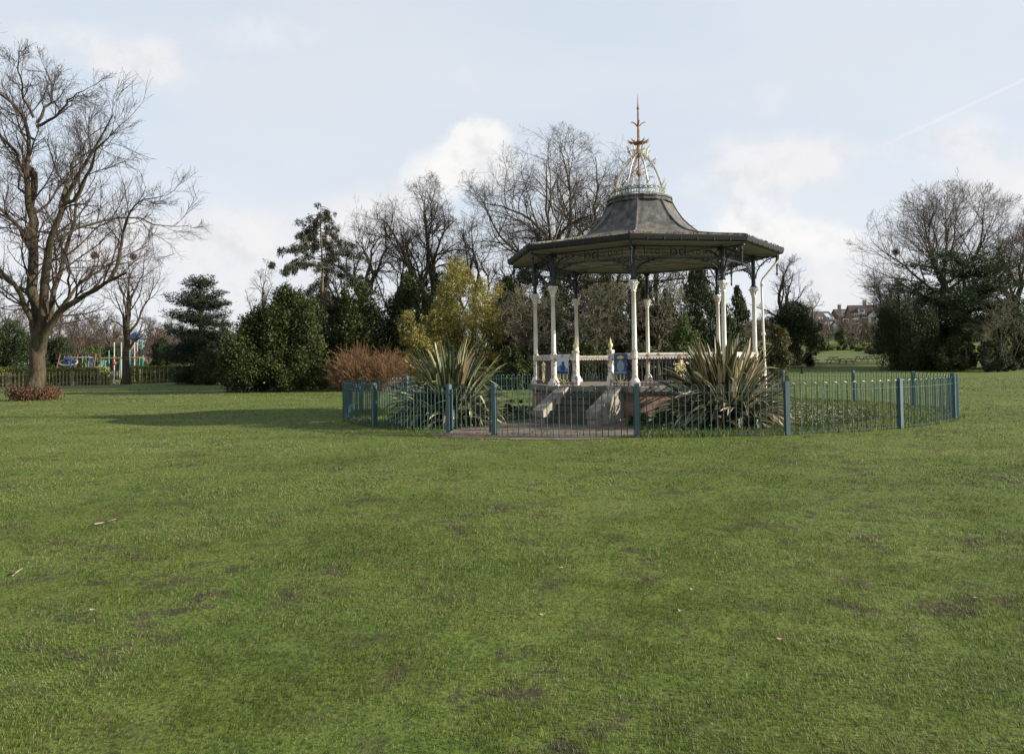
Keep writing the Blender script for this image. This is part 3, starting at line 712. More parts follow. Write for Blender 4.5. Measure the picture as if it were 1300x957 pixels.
# verdigris cresting
mb = MB()
for z in (6.88, 7.00): mb.ring((0, 0, z), 0.80, 0.016, 40, 5, 'xy')
for k in range(28):
    a = k * 2 * pi / 28; R3 = np.array(Matrix.Rotation(a, 3, 'Z'))
    for (y0, z0, rr, q) in ((0, 6.94, 0.055, 0.012), (0.09, 7.05, 0.042, 0.010)):
        th = np.linspace(0, 2 * pi, 10); P = np.stack([0.80 + 0 * th, y0 + rr * np.cos(th), z0 + rr * np.sin(th)], 1); mb.tube(P @ R3.T, q, 4, cap=False)
    tip = 7.26 if k % 7 == 3 else 7.14
    for s in (-1, 0, 1):
        mb.tube(np.array([[0.80, 0, 7.00], [0.81, s * 0.03, 7.06], [0.83, s * 0.075, tip - 0.04 * abs(s)]]) @ R3.T, [0.014, 0.016, 0.005], 4)
part('cresting', mb, M['crest'], band)
# open crown of eight ribs
rib = MB(); P = [(0.78, 6.86), (0.765, 7.08), (0.71, 7.36), (0.60, 7.66), (0.46, 7.92), (0.32, 8.08), (0.19, 8.18), (0.06, 8.23)]
rib.tube([[r, 0, z] for r, z in P], [0.026, 0.026, 0.026, 0.025, 0.024, 0.023, 0.022, 0.020], 6)
rib.tube([[0.26, 0, 8.16], [0.28, 0, 8.28], [0.34, 0, 8.42], [0.42, 0, 8.50]], [0.03, 0.032, 0.026, 0.006], 5)
for s in (-1, 1):
    rib.tube([[0.28, 0, 8.26], [0.31, s * 0.07, 8.34], [0.36, s * 0.11, 8.36]], [0.024, 0.02, 0.006], 5)
    rib.tube([[0.79, 0, 7.15], [0.86, s * 0.04, 7.25], [0.90, s * 0.06, 7.36]], [0.02, 0.016, 0.006], 4)
rib.tube([[0.50, 0, 7.96], [0.58, 0, 8.02], [0.60, 0, 8.10]], [0.024, 0.02, 0.006], 5)
rmsh = rib.mesh('crown_rib'); rmsh.materials.append(M['rib'])
for k in range(8): part('crown_rib', rmsh, None, band, (0, 0, 0), E8[k] + pi / 8)
mb = MB()
mb.lathe([(0.030, 6.86), (0.025, 7.5), (0.045, 7.55), (0.085, 7.60), (0.095, 7.66), (0.08, 7.72), (0.03, 7.77), (0.028, 8.12), (0.07, 8.18), (0.10, 8.26), (0.075, 8.34), (0.06, 8.44), (0.055, 8.56), (0.095, 8.60), (0.06, 8.66), (0.045, 8.72), (0.038, 9.16), (0.05, 9.2), (0.034, 9.26), (0.026, 9.68), (0.048, 9.72), (0.026, 9.76), (0.012, 10.02), (0.003, 10.20)], 9)
for k in range(10):
    a = k * 2 * pi / 10; c, s_ = cos(a), sin(a)
    mb.tube([[0.06 * c, 0.06 * s_, 8.60], [0.18 * c, 0.18 * s_, 8.61], [0.28 * c, 0.28 * s_, 8.64], [0.36 * c, 0.36 * s_, 8.70]], [0.024, 0.03, 0.024, 0.006], 5)
    mb.tube([[0.2 * c, 0.2 * s_, 8.61], [0.27 * cos(a + .25), 0.27 * sin(a + .25), 8.66]], [0.016, 0.005], 4)
mb.ring((0, 0, 8.61), 0.17, 0.022, 20, 5, 'xy')
for k in range(4):
    a = 0.23 + k * pi / 2; c, s_ = cos(a), sin(a)
    mb.tube([[0.03 * c, 0.03 * s_, 9.14], [0.11 * c, 0.11 * s_, 9.24], [0.19 * c, 0.19 * s_, 9.28], [0.25 * c, 0.25 * s_, 9.27]], [0.02, 0.02, 0.016, 0.005], 5)
part('spire', mb, M['rust'], band)
# rainwater pipe
mb = MB(); mb.tube([[0, 4.20, 4.88], [0.02, 4.20, 4.72], [0.05, 4.10, 4.60], [0.10, 3.70, 4.12], [0.10, 3.66, 4.02], [0.10, 3.66, 3.7], [0.10, 3.72, 1.0], [0.10, 3.72, 0.0]], 0.034, 8)
for z in (3.9, 2.4, 1.15): mb.lathe([(0.06, z), (0.062, z + 0.08)], 8, c=(0.10, 3.68, 0))
part('downpipe', mb, M['white'], band)

# posters tied to the rails beside the steps
def poster(name, label, x, w, h, cz, face, marks):
    loc, rot = bay_frame(-pi / 8, APC + 0.10)
    R = Matrix.Rotation(BA, 3, 'Z') @ Vector(loc); ax = Matrix.Rotation(BA + rot, 3, 'Z') @ Vector((x, 0, 0))
    t = thing(name, label, 'poster', (BX + R.x + ax.x, BY + R.y + ax.y, cz), BA + rot, 'posters on the bandstand rail')
    mb = MB(); mb.box((0, 0, 0), (w, 0.012, h)); part('board', mb, face, t)
    for i, (nm, shape, mt) in enumerate(marks):
        mb = MB(); n = len(shape); y = -0.0085 - 0.0015 * i
        mb.add([[a * w, y, b * h] for a, b in shape] + [[a * w, y + 0.0012, b * h] for a, b in shape], [list(range(n))], [[n + (j + 1) % n, n + j, j, (j + 1) % n] for j in range(n)])
        part(nm, mb, mt, t)
def poly(cx, cy, rx, ry, n=14, a0=0, a1=2 * pi): return [(cx + rx * cos(a0 + (a1 - a0) * i / n), cy + ry * sin(a0 + (a1 - a0) * i / n)) for i in range(n)]
m_pw = mat_simple('poster_pale_print', (0.50, 0.52, 0.56), (0.62, 0.63, 0.66), 3, 0.45); m_pb = mat_simple('poster_blue_print', (0.015, 0.03, 0.10), (0.05, 0.10, 0.24), 12, 0.45)
m_pm = mat_simple('poster_mid_blue_print', (0.09, 0.20, 0.42), (0.2, 0.32, 0.5), 16, 0.45); m_py = mat_simple('poster_yellow_print', (0.65, 0.42, 0.03), (0.75, 0.55, 0.08), 16, 0.45); m_pg = mat_simple('poster_grey_print', (0.16, 0.20, 0.24), (0.32, 0.36, 0.40), 24, 0.45)
poster('poster', 'pale poster with blue figures tied to the rail left of the steps', -0.95, 0.40, 0.50, 1.55, m_pw,
       [('printed_band', [(-0.47, -0.48), (0.47, -0.48), (0.47, -0.2), (0.15, -0.05), (-0.2, 0.02), (-0.47, -0.1)], m_pm), ('printed_band', [(-0.47, -0.49), (0.47, -0.49), (0.47, -0.36), (-0.47, -0.30)], m_pb),
        ('printed_figure', [(-0.16, -0.30), (0.2, -0.30), (0.22, -0.02), (0.14, 0.05), (0.16, 0.20), (0.05, 0.25), (-0.08, 0.18), (-0.06, 0.05), (-0.18, -0.04)], m_pb)])
poster('poster', 'dark blue poster with yellow crest tied to the rail right of the steps', 0.93, 0.38, 0.56, 1.58, m_pb,
       [('printed_figure', poly(0.0, -0.12, 0.30, 0.30), m_pg), ('printed_band', [(-0.47, -0.49), (0.47, -0.49), (0.47, -0.38), (-0.47, -0.38)], m_pm), ('printed_crest', [(-0.32, 0.30), (-0.1, 0.24), (0.1, 0.24), (0.32, 0.30), (0.18, 0.37), (0.0, 0.43), (-0.18, 0.37)], m_py)])

# ------------------------------------------------------------------ ring fence
fence = thing('ring_fence', 'low blue-green hoop topped iron fence circling the bandstand', 'fence', (RXC, RYC, 0.0)); fence.rotation_euler = TILT
angs = [-118.2 + 19.93 * k for k in range(9)]; rest = (360 - 126.0 - 18.6 + 0) - (angs[-1]); nn_ = 9
last = -144.6 + 360; angs += [angs[-1] + (last - angs[-1]) * (i + 1) / 8 for i in range(8)]; angs += [234.0]     # 234 = -126
pm = MB(); pm.box((0, 0, 0.56), (0.105, 0.105, 1.2)); pm.box((0, 0, 1.168), (0.108, 0.108, 0.03), top=0.4)
pmesh = pm.mesh('post'); pmesh.materials.append(M['teal_post'])
for a in angs:
    a = radians(a); part('post', pmesh, None, fence, (RR * cos(a), RR * sin(a), 0), a)
def panel_mesh(span):
    mb = MB(); L = RR * span; n = int(round(L / 0.131)) // 2 * 2; m = 0.045 / RR
    A = np.linspace(-span / 2 + m, span / 2 - m, 13)
    for z, w, h in ((0.965, 0.010, 0.036), (0.045, 0.010, 0.036)):
        for a, b in zip(A[:-1], A[1:]): mb.beam((RR * cos(a), RR * sin(a), z), (RR * cos(b), RR * sin(b), z), h, w)
    B = np.linspace(-span / 2, span / 2, n + 1); B = (B[:-1] + B[1:]) / 2; hw = (B[1] - B[0]) / 2
    for i in range(0, n - 1, 2):
        c = (B[i] + B[i + 1]) / 2; pts = [[B[i], 0.02], [B[i], 0.5], [B[i], 1.07]] + [[c - hw * cos(q), 1.07 + RR * hw * sin(q)] for q in np.linspace(0.35, pi - 0.35, 6)] + [[B[i + 1], 1.07], [B[i + 1], 0.5], [B[i + 1], 0.02]]
        mb.tube([[RR * cos(a), RR * sin(a), z] for a, z in pts], 0.0105, 5)
    return mb
cache = {}
for a, b in zip(angs[:-2], angs[1:-1]):
    sp_ = round(b - a, 2)
    if sp_ not in cache: cache[sp_] = panel_mesh(radians(sp_)).mesh('hoop_panel'); cache[sp_].materials.append(M['teal'])
    part('hoop_panel', cache[sp_], None, fence, (0, 0, 0), radians((a + b) / 2))
part('hoop_panel', panel_mesh(radians(234 - last)), M['teal'], fence, (0, 0, 0), radians((234 + last) / 2))
mb = MB(); sp_ = radians(7.8); L = 2 * RR * sin(sp_ / 2); ap = RR * cos(sp_ / 2); y0, y1 = -L / 2 + 0.09, L / 2 - 0.12
for z in (0.965, 0.10): mb.beam((ap, y0, z), (ap, y1, z), 0.036, 0.012)
nb = 9; ys = np.linspace(y0, y1, nb)
for i, y in enumerate(ys):
    if i in (0, nb - 1): mb.beam((ap, y, 0.06), (ap, y, 1.06), 0.035, 0.035)
    else: mb.tube([[ap, y, 0.10], [ap, y, 0.965]], 0.0105, 5)
for i in range(1, nb - 2, 2):
    c = (ys[i] + ys[i + 1]) / 2; hw = (ys[1] - ys[0]) / 2
    mb.tube([[ap, ys[i], 0.96], [ap, ys[i], 1.06]] + [[ap, c - hw * cos(q), 1.06 + hw * sin(q)] for q in np.linspace(0.3, pi - 0.3, 6)] + [[ap, ys[i + 1], 1.06], [ap, ys[i + 1], 0.96]], 0.0105, 5)
gate = part('gate', mb, M['teal'], fence, (0, 0, 0), radians(-122.1))
mb = MB(); mb.box((ap, y1 + 0.03, 0.92), (0.05, 0.10, 0.12)); mb.tube([[ap - 0.06, y1 + 0.02, 0.95], [ap + 0.06, y1 + 0.05, 0.95]], 0.02, 6); part('latch', mb, M['black'], gate)
for z in (0.2, 0.9): mb = MB(); mb.tube([[ap + 0.02, y0 - 0.05, z - 0.06], [ap + 0.02, y0 - 0.05, z + 0.06]], 0.022, 6); part('hinge', mb, M['teal'], gate)

# paved apron from gate to steps
dS = np.array([cos(BA + MID), sin(BA + MID)]); pS = np.array([-dS[1], dS[0]]); c0 = np.array([BX, BY])
P2 = [c0 + dS * 3.2 - pS * 2.0, c0 + dS * 4.8 - pS * 2.1, c0 + dS * 7.3 - pS * 1.7, c0 + dS * 9.25 - pS * 0.9, c0 + dS * 9.0 + pS * 0.6, c0 + dS * 8.35 + pS * 2.5, c0 + dS * 7.0 + pS * 3.3, c0 + dS * 5.6 + pS * 2.7, c0 + dS * 4.4 + pS * 1.7, c0 + dS * 3.2 + pS * 1.6]
P2 = np.array(P2); rj = np.random.default_rng(6); Pn = [P2[i] * (1 - f) + P2[(i + 1) % len(P2)] * f for i in range(len(P2)) for f in np.linspace(0, 1, 13)[:-1]]; P2 = np.array(Pn) + rj.normal(size=(len(Pn), 2)) * 0.05
mb = MB(); mb.add(np.concatenate([P2, (terrain(P2[:, 0], P2[:, 1]) + 0.010)[:, None]], 1), [list(range(len(P2)))])
tag(part('paving', mb, M['path'], None), 'brown paved apron from gate to bandstand steps', 'paving', kind='structure')
# round bed of soil
mb = MB(); n = 72; a = np.linspace(0, 2 * pi, n + 1)[:-1]; rng = np.random.default_rng(5)
V = []
for r in (3.5, 4.6, 5.7, 6.7):
    q = r + (0.06 * np.sin(7 * a) + 0.08 * rng.normal(size=n) * 0.4 if r > 6 else 0); x, y = BX + 0.35 + q * np.cos(a), BY + 0.25 + q * np.sin(a); z = terrain(x, y) + (0.006 if r > 6 else 0.007)
    V.append(np.stack([x, y, z + (0.0 if r > 6 or r < 4 else 0.0)], 1))
V = np.concatenate(V); q = [[i * n + j, i * n + (j + 1) % n, (i + 1) * n + (j + 1) % n, (i + 1) * n + j][::-1] for i in range(3) for j in range(n)]
mb.add(V, q); tag(part('flower_bed', mb, M['soil'], None, smooth=True), 'round soil bed about the bandstand plinth', 'flower bed', kind='structure')
def in_paving(x, y):
    d = np.stack([x - BX, y - BY], -1); u = d @ dS; v = d @ pS
    return (u > 3.1) & (u < 9.3) & (v > -2.1) & (v < np.interp(u, [3.2, 4.4, 5.6, 7, 8.35, 9.2], [1.6, 1.7, 2.7, 3.3, 2.5, 0.5]))
# bedding plants: low clumps of leaves, with white, pink and red flowers
def bedding():
    rng = np.random.default_rng(8); n = 2400; r = np.sqrt(rng.uniform(4.0 ** 2, 6.55 ** 2, n)); a = rng.random(n) * 2 * pi
    x, y = BX + 0.35 + r * np.cos(a), BY + 0.25 + r * np.sin(a); ok = ~in_paving(x, y); x, y = x[ok], y[ok]; n = len(x); z = terrain(x, y)
    per = 16; C = np.repeat(np.stack([x, y, z], 1), per, 0); d = rand_dir(rng, n * per); d[:, 2] = np.abs(d[:, 2]) * 0.8 + 0.2; d = nrm(d)
    L = 0.065 + 0.055 * rng.random(n * per); mb = MB(); leaves(mb, C + d * 0.04 + rng.normal(size=C.shape) * [0.06, 0.06, 0.008], d, d + rand_dir(rng, n * per) + [0, 0, 1], L, L * 0.5)
    o = part('bedding_plants', mb, M['bedding'], None); tag(o, 'low green bedding plants spread over the round bed', 'bedding plants', kind='stuff')
    for nm, col, k, lab in (('flowers', (0.80, 0.78, 0.70), 420, 'small white flowers dotted over the round bed'), ('flowers', (0.45, 0.05, 0.09), 210, 'small red and pink flowers dotted over the round bed')):
        i = rng.choice(n, k); C = np.repeat(np.stack([x[i], y[i], z[i] + 0.09], 1) + rng.normal(size=(k, 3)) * [0.08, 0.08, 0.02], 5, 0); d = rand_dir(rng, 5 * k); d[:, 2] = np.abs(d[:, 2]) * 0.3; d = nrm(d)
        mb = MB(); leaves(mb, C + d * 0.02, d, np.tile([0, 0.0, 1.0], (5 * k, 1)), 0.055, 0.045)
        tag(part(nm, mb, mat_simple('petals_' + ('pale' if k > 300 else 'red'), tuple(np.array(col) * 0.8), col, 8, 0.6), None), lab, 'flowers', kind='stuff')
bedding()

# ------------------------------------------------------------------ spiky phormiums
def phormium(label, px, py, h, w, mat, seed, n=580):
    rng = np.random.default_rng(seed); loc = on_ground(px, py)
    t = thing('phormium', label, 'spiky plant', loc, 0, 'striped phormiums inside the ring fence')
    K = 10; a = rng.random(n) * 2 * pi; e = radians(88) - radians(80) * rng.random(n) ** 0.85
    L = h * (0.80 + 0.32 * rng.random(n)) * (0.54 + 0.46 * np.sin(e)) * (w / h / 1.1) ** np.cos(e)
    br = 0.30 * np.sqrt(rng.random(n)); P = np.zeros((n, K, 3)); P[:, 0] = np.stack([np.cos(a) * br * (w / 2.2), np.sin(a) * br * (w / 2.2), 0 * a], 1)
    bend = (0.12 + 0.80 * rng.random(n) ** 1.6) * (2.1 - 1.65 * e / (pi / 2)); yaw = rng.normal(size=n) * 0.45
    kink = np.where(rng.random(n) < 0.26, rng.integers(4, 9, n), 99)
    th = e.copy(); dirs = np.zeros((n, K, 3))
    for i in range(1, K):
        s = i / (K - 1); th = th - bend * (s ** 1.4) * 0.34; th = np.where(kink == i, th - 1.0, th); az = a + yaw * s
        d = np.stack([np.cos(az) * np.cos(th), np.sin(az) * np.cos(th), np.sin(th)], 1); P[:, i] = P[:, i - 1] + d * (L / (K - 1))[:, None]; dirs[:, i] = d
        P[:, i, 2] = np.maximum(P[:, i, 2], 0.03 + 0.05 * rng.random(n))
    dirs[:, 0] = dirs[:, 1]
    tw = rng.normal(size=n) * 0.5; az = a
    side = np.stack([-np.sin(az), np.cos(az), 0 * az], 1)[:, None] * np.cos(tw)[:, None, None] + np.array([0, 0, 1.0]) * np.sin(tw)[:, None, None]
    side = nrm(side - dirs * (side * dirs).sum(-1, keepdims=True)); up = np.cross(dirs, side)
    s = np.linspace(0, 1, K); wd = (0.036 + 0.032 * rng.random(n))[:, None] * np.interp(s, [0, 0.25, 0.65, 0.92, 1], [0.6, 1, 1.0, 0.6, 0.05])[None]
    V = np.stack([P + side * wd[..., None] + up * wd[..., None] * 0.30, P, P - side * wd[..., None] + up * wd[..., None] * 0.30], 2)
    uv = np.zeros((n, K, 3, 2)); uv[..., 0, 0] = 0; uv[..., 1, 0] = 0.5; uv[..., 2, 0] = 1; uv[..., 1] = s[None, :, None]
    b = np.arange(n)[:, None, None] * K * 3; i = np.arange(K - 1)[None, :, None] * 3; j = np.arange(2)[None, None]
    q = np.stack([b + i + j, b + i + j + 1, b + i + j + 4, b + i + j + 3], -1).reshape(-1, 4)
    mb = MB(); mb.add(V, q, uv=uv.reshape(-1, 2)); part('sword_leaves', mb, mat, t, uv=True)
    mb = MB(); mb.lathe([(0.34 * w / 2.2, -0.05), (0.40 * w / 2.2, 0.12), (0.28 * w / 2.2, 0.34), (0.1, 0.5)], 14); part('root_clump', mb, M['soil'], t, smooth=True)
phormium('cream striped green phormium beside the fence gate, left of the steps', 572, 540, 2.35, 2.2, M['phor_green'], 21)
phormium('brownish bronze striped phormium in front of the bandstand columns', 921, 541, 2.2, 2.25, M['phor_bronze'], 22, 620)
# weeds at the plinth foot beside the bronze plant
SEED[0] = 60
for px, py, w, h, lab in ((815, 541, 0.9, 0.35, 'low green weed clump at the plinth foot'), (842, 540, 1.0, 0.45, 'green leafy clump between plinth and bronze phormium'), (655, 527, 1.0, 0.5, 'low green clump left of the stair cheek')):
    SEED[0] += 1; rng = np.random.default_rng(SEED[0]); t = thing('weed_clump', lab, 'plant', on_ground(px, py), 0, 'weeds round the plinth')
    lb = dome_lobes(rng, w, h, 9, 0.4); part('foliage', lobe_foliage(rng, lb, 700, 0.10), M['laurel_light'], t); part('stem', stems(rng, lb, 4, 0.01), M['twig'], t)

# ------------------------------------------------------------------ turf blades near the viewer
def noise2(x, y, seed, scale):
    r = np.random.default_rng(seed); out = np.zeros_like(x)
    for k in range(9):
        a = r.random() * 6.28; f = scale * (0.5 + 1.6 * r.random()); out += np.sin((x * cos(a) + y * sin(a)) * f + r.random() * 6.28 + 1.3 * np.sin((x * sin(a) - y * cos(a)) * f * 0.7))
    return out / 4.0

def turf():
    rng = np.random.default_rng(77); X, Y, Hh, Ww = [], [], [], []
    for y0, y1, dens, hh, ww in ((1.9, 4.0, 11500, 0.023, 0.0030), (4.0, 6.5, 6200, 0.024, 0.0036), (6.5, 10, 2900, 0.026, 0.0050), (10, 15.5, 1100, 0.028, 0.0080), (15.5, 24, 260, 0.032, 0.013), (24, 38, 80, 0.036, 0.022), (38, 62, 26, 0.042, 0.040)):
        m = 1.3; area = (y1 - y0) * (0.66 * (y0 + y1) + 2 * m); n = int(area * dens)
        y = rng.uniform(y0, y1, n); x = (rng.random(n) * 2 - 1) * (0.66 * y + m)
        X.append(x); Y.append(y); Hh.append(np.full(n, hh)); Ww.append(np.full(n, ww))
    x, y, h, w = map(np.concatenate, (X, Y, Hh, Ww))
    d = noise2(x, y, 1, 2.6) * 0.42 + noise2(x, y, 2, 9.0) * 0.55 + noise2(x, y, 3, 0.8) * 0.25
    far = y > 24; keep = rng.random(len(x)) < np.clip(0.74 + 0.45 * d, 0.28, 1)
    keep &= ~(far & (np.abs(x + 0.30 * y) < -1))
    keep &= ~((np.hypot(x - RXC, y - RYC) < RR)); 
    x, y, h, w, d = x[keep], y[keep], h[keep], w[keep], d[keep]; n = len(x)
    h = h * (0.5 + 0.9 * rng.random(n)) * np.clip(1.0 + 0.35 * d, 0.5, 1.6); a = rng.random(n) * 6.28; lean = 0.35 + 1.3 * rng.random(n)
    la = a * 0.4 + noise2(x, y, 4, 1.2) * 2.0
    dx, dy = np.cos(la) * lean, np.sin(la) * lean; B = np.stack([x, y, terrain(x, y) - 0.003], 1); s = np.stack([np.cos(a), np.sin(a), 0 * a], 1) * (w * (0.6 + 0.8 * rng.random(n)) / 2)[:, None]
    mid = B + np.stack([dx * h * 0.30, dy * h * 0.30, h * 0.62], 1); tip = B + np.stack([dx * h * 1.0, dy * h * 1.0, h * np.clip(1.05 - 0.35 * lean, 0.5, 1)], 1)
    V = np.stack([B - s, B + s, mid + s * 0.8, mid - s * 0.8, tip], 1); i = np.arange(n)[:, None] * 5
    mb = MB(); mb.add(V, i + np.array([[0, 1, 2, 3]]), i + np.array([[3, 2, 4]]))
    tag(part('grass', mb, M['blades'], None), 'short tufty grass of the park lawn', 'grass', kind='stuff')
    # grass strip inside the fence
    n = 26000; r = np.sqrt(rng.uniform(6.7 ** 2, 9.72 ** 2, n)); a = rng.random(n) * 2 * pi; x, y = RXC + r * np.cos(a), RYC + r * np.sin(a); ok = ~in_paving(x, y) & (np.hypot(x - BX - 0.35, y - BY - 0.25) > 6.72)
    x, y = x[ok], y[ok]; n = len(x); a = rng.random(n) * 6.28; h = 0.05 + 0.06 * rng.random(n); s = np.stack([np.cos(a), np.sin(a), 0 * a], 1) * 0.010
    B = np.stack([x, y, terrain(x, y)], 1); mid = B + np.stack([0 * h, 0 * h, h * 0.6], 1); tip = B + np.stack([np.cos(a * 3) * h * 0.5, np.sin(a * 3) * h * 0.5, h], 1)
    V = np.stack([B - s, B + s, mid + s * 0.8, mid - s * 0.8, tip], 1); i = np.arange(n)[:, None] * 5
    mb = MB(); mb.add(V, i + np.array([[0, 1, 2, 3]]), i + np.array([[3, 2, 4]])); tag(part('grass', mb, M['blades'], None), 'longer grass strip between bed and ring fence', 'grass', kind='stuff')
turf()

# fallen twigs and leaves on the lawn
m_litter = mat_simple('dry_pale_litter', (0.30, 0.22, 0.13), (0.46, 0.36, 0.22), 30, 0.8)
def twig_on_lawn(pts, label, r=0.007):
    P = np.array([on_ground(*p) + np.array([0, 0, 0.035]) for p in pts]); o = P.mean(0); mb = MB(); mb.tube(P - o, np.linspace(r, r * 0.5, len(P)), 6)
    d = P[-1] - P[0]; mb.tube([P[1] - o, P[1] - o + d * 0.2 + [0.02, 0.05, 0.02]], r * 0.5, 5)
    tag(part('fallen_twig', mb, m_litter, None, loc=o), label, 'twig', 'fallen twigs on the lawn')
twig_on_lawn([(120, 669), (133, 667), (150, 666), (166, 664)], 'long pale fallen twig lying on the lawn far left')
twig_on_lawn([(16, 736), (19, 733), (22, 730)], 'short pale fallen twig near the left edge of the lawn')
rng = np.random.default_rng(9)
for px, py, lab in ((1074, 851, 'pale curled leaf on the lawn at lower right'), (38, 846, 'pale fallen leaf in the lower left corner of the lawn'), (396, 676, 'pale fallen leaf in the middle left of the lawn'), (878, 632, 'small brown leaf on the lawn below the bronze plant'), (360, 865, 'pale fallen leaf low on the lawn left of centre'), (690, 790, 'small brown leaf low on the lawn near the centre'), (880, 757, 'small pale leaf on the lawn right of centre'), (992, 822, 'small white leaf near the curled leaf at lower right'), (468, 756, 'small pale leaf midway down the lawn left of centre'), (1278, 682, 'pale leaf near the right edge of the lawn'), (1240, 768, 'brown leaf low near the right edge of the lawn'), (714, 728, 'tiny pale leaf in the middle of the lawn'), (890, 628, 'second brown leaf beside the one below the bronze plant'), (865, 785, 'small tan leaf low on the lawn right of the centre'), (118, 783, 'small tan leaf low on the lawn near the left edge')):
    p = on_ground(px, py) + np.array([0, 0, 0.045]); a = rng.random() * 6.28; mb = MB(); s = np.linspace(0, 1, 6); w = np.sin(s * pi * 0.95 + 0.05) * 0.016
    c = np.stack([(s - 0.5) * 0.055, 0 * s, 0.012 * (2 * s - 1) ** 2], 1); V = np.stack([c + np.stack([0 * s, w, 0.008 * w / 0.016], 1), c, c - np.stack([0 * s, w, -0.006 * w / 0.016], 1)], 1)
    mb.add(V, [[i * 3 + j, i * 3 + j + 1, i * 3 + j + 4, i * 3 + j + 3] for i in range(5) for j in range(2)]); o = part('fallen_leaf', mb, m_litter, None, loc=p, rot=a); tag(o, lab, 'leaf', 'fallen leaves on the lawn')

def leaf_litter():
    rng = np.random.default_rng(90); mb = MB()
    for px, py, sx, sy, n in ((43, 511, 2.6, 1.3, 500), (350, 499, 4.0, 0.8, 260), (460, 497, 3.0, 0.6, 220), (640, 553, 3.0, 0.25, 120), (520, 548, 1.6, 0.3, 60)):
        c = on_ground(px, py); x, y = c[0] + rng.normal(size=n) * sx, c[1] + rng.normal(size=n) * sy; C = np.stack([x, y, terrain(x, y) + 0.03 + 0.02 * rng.random(n)], 1)
        leaves(mb, C, rand_dir(rng, n) * [1, 1, 0.3], rand_dir(rng, n) * 0.5 + [0, 0, 1], 0.05 + 0.05 * rng.random(n), 0.04)
    tag(part('leaf_litter', mb, M['russet'], None), 'scattered brown dead leaves under the lime, the bushes and along the fence', 'leaf litter', kind='stuff')
leaf_litter()

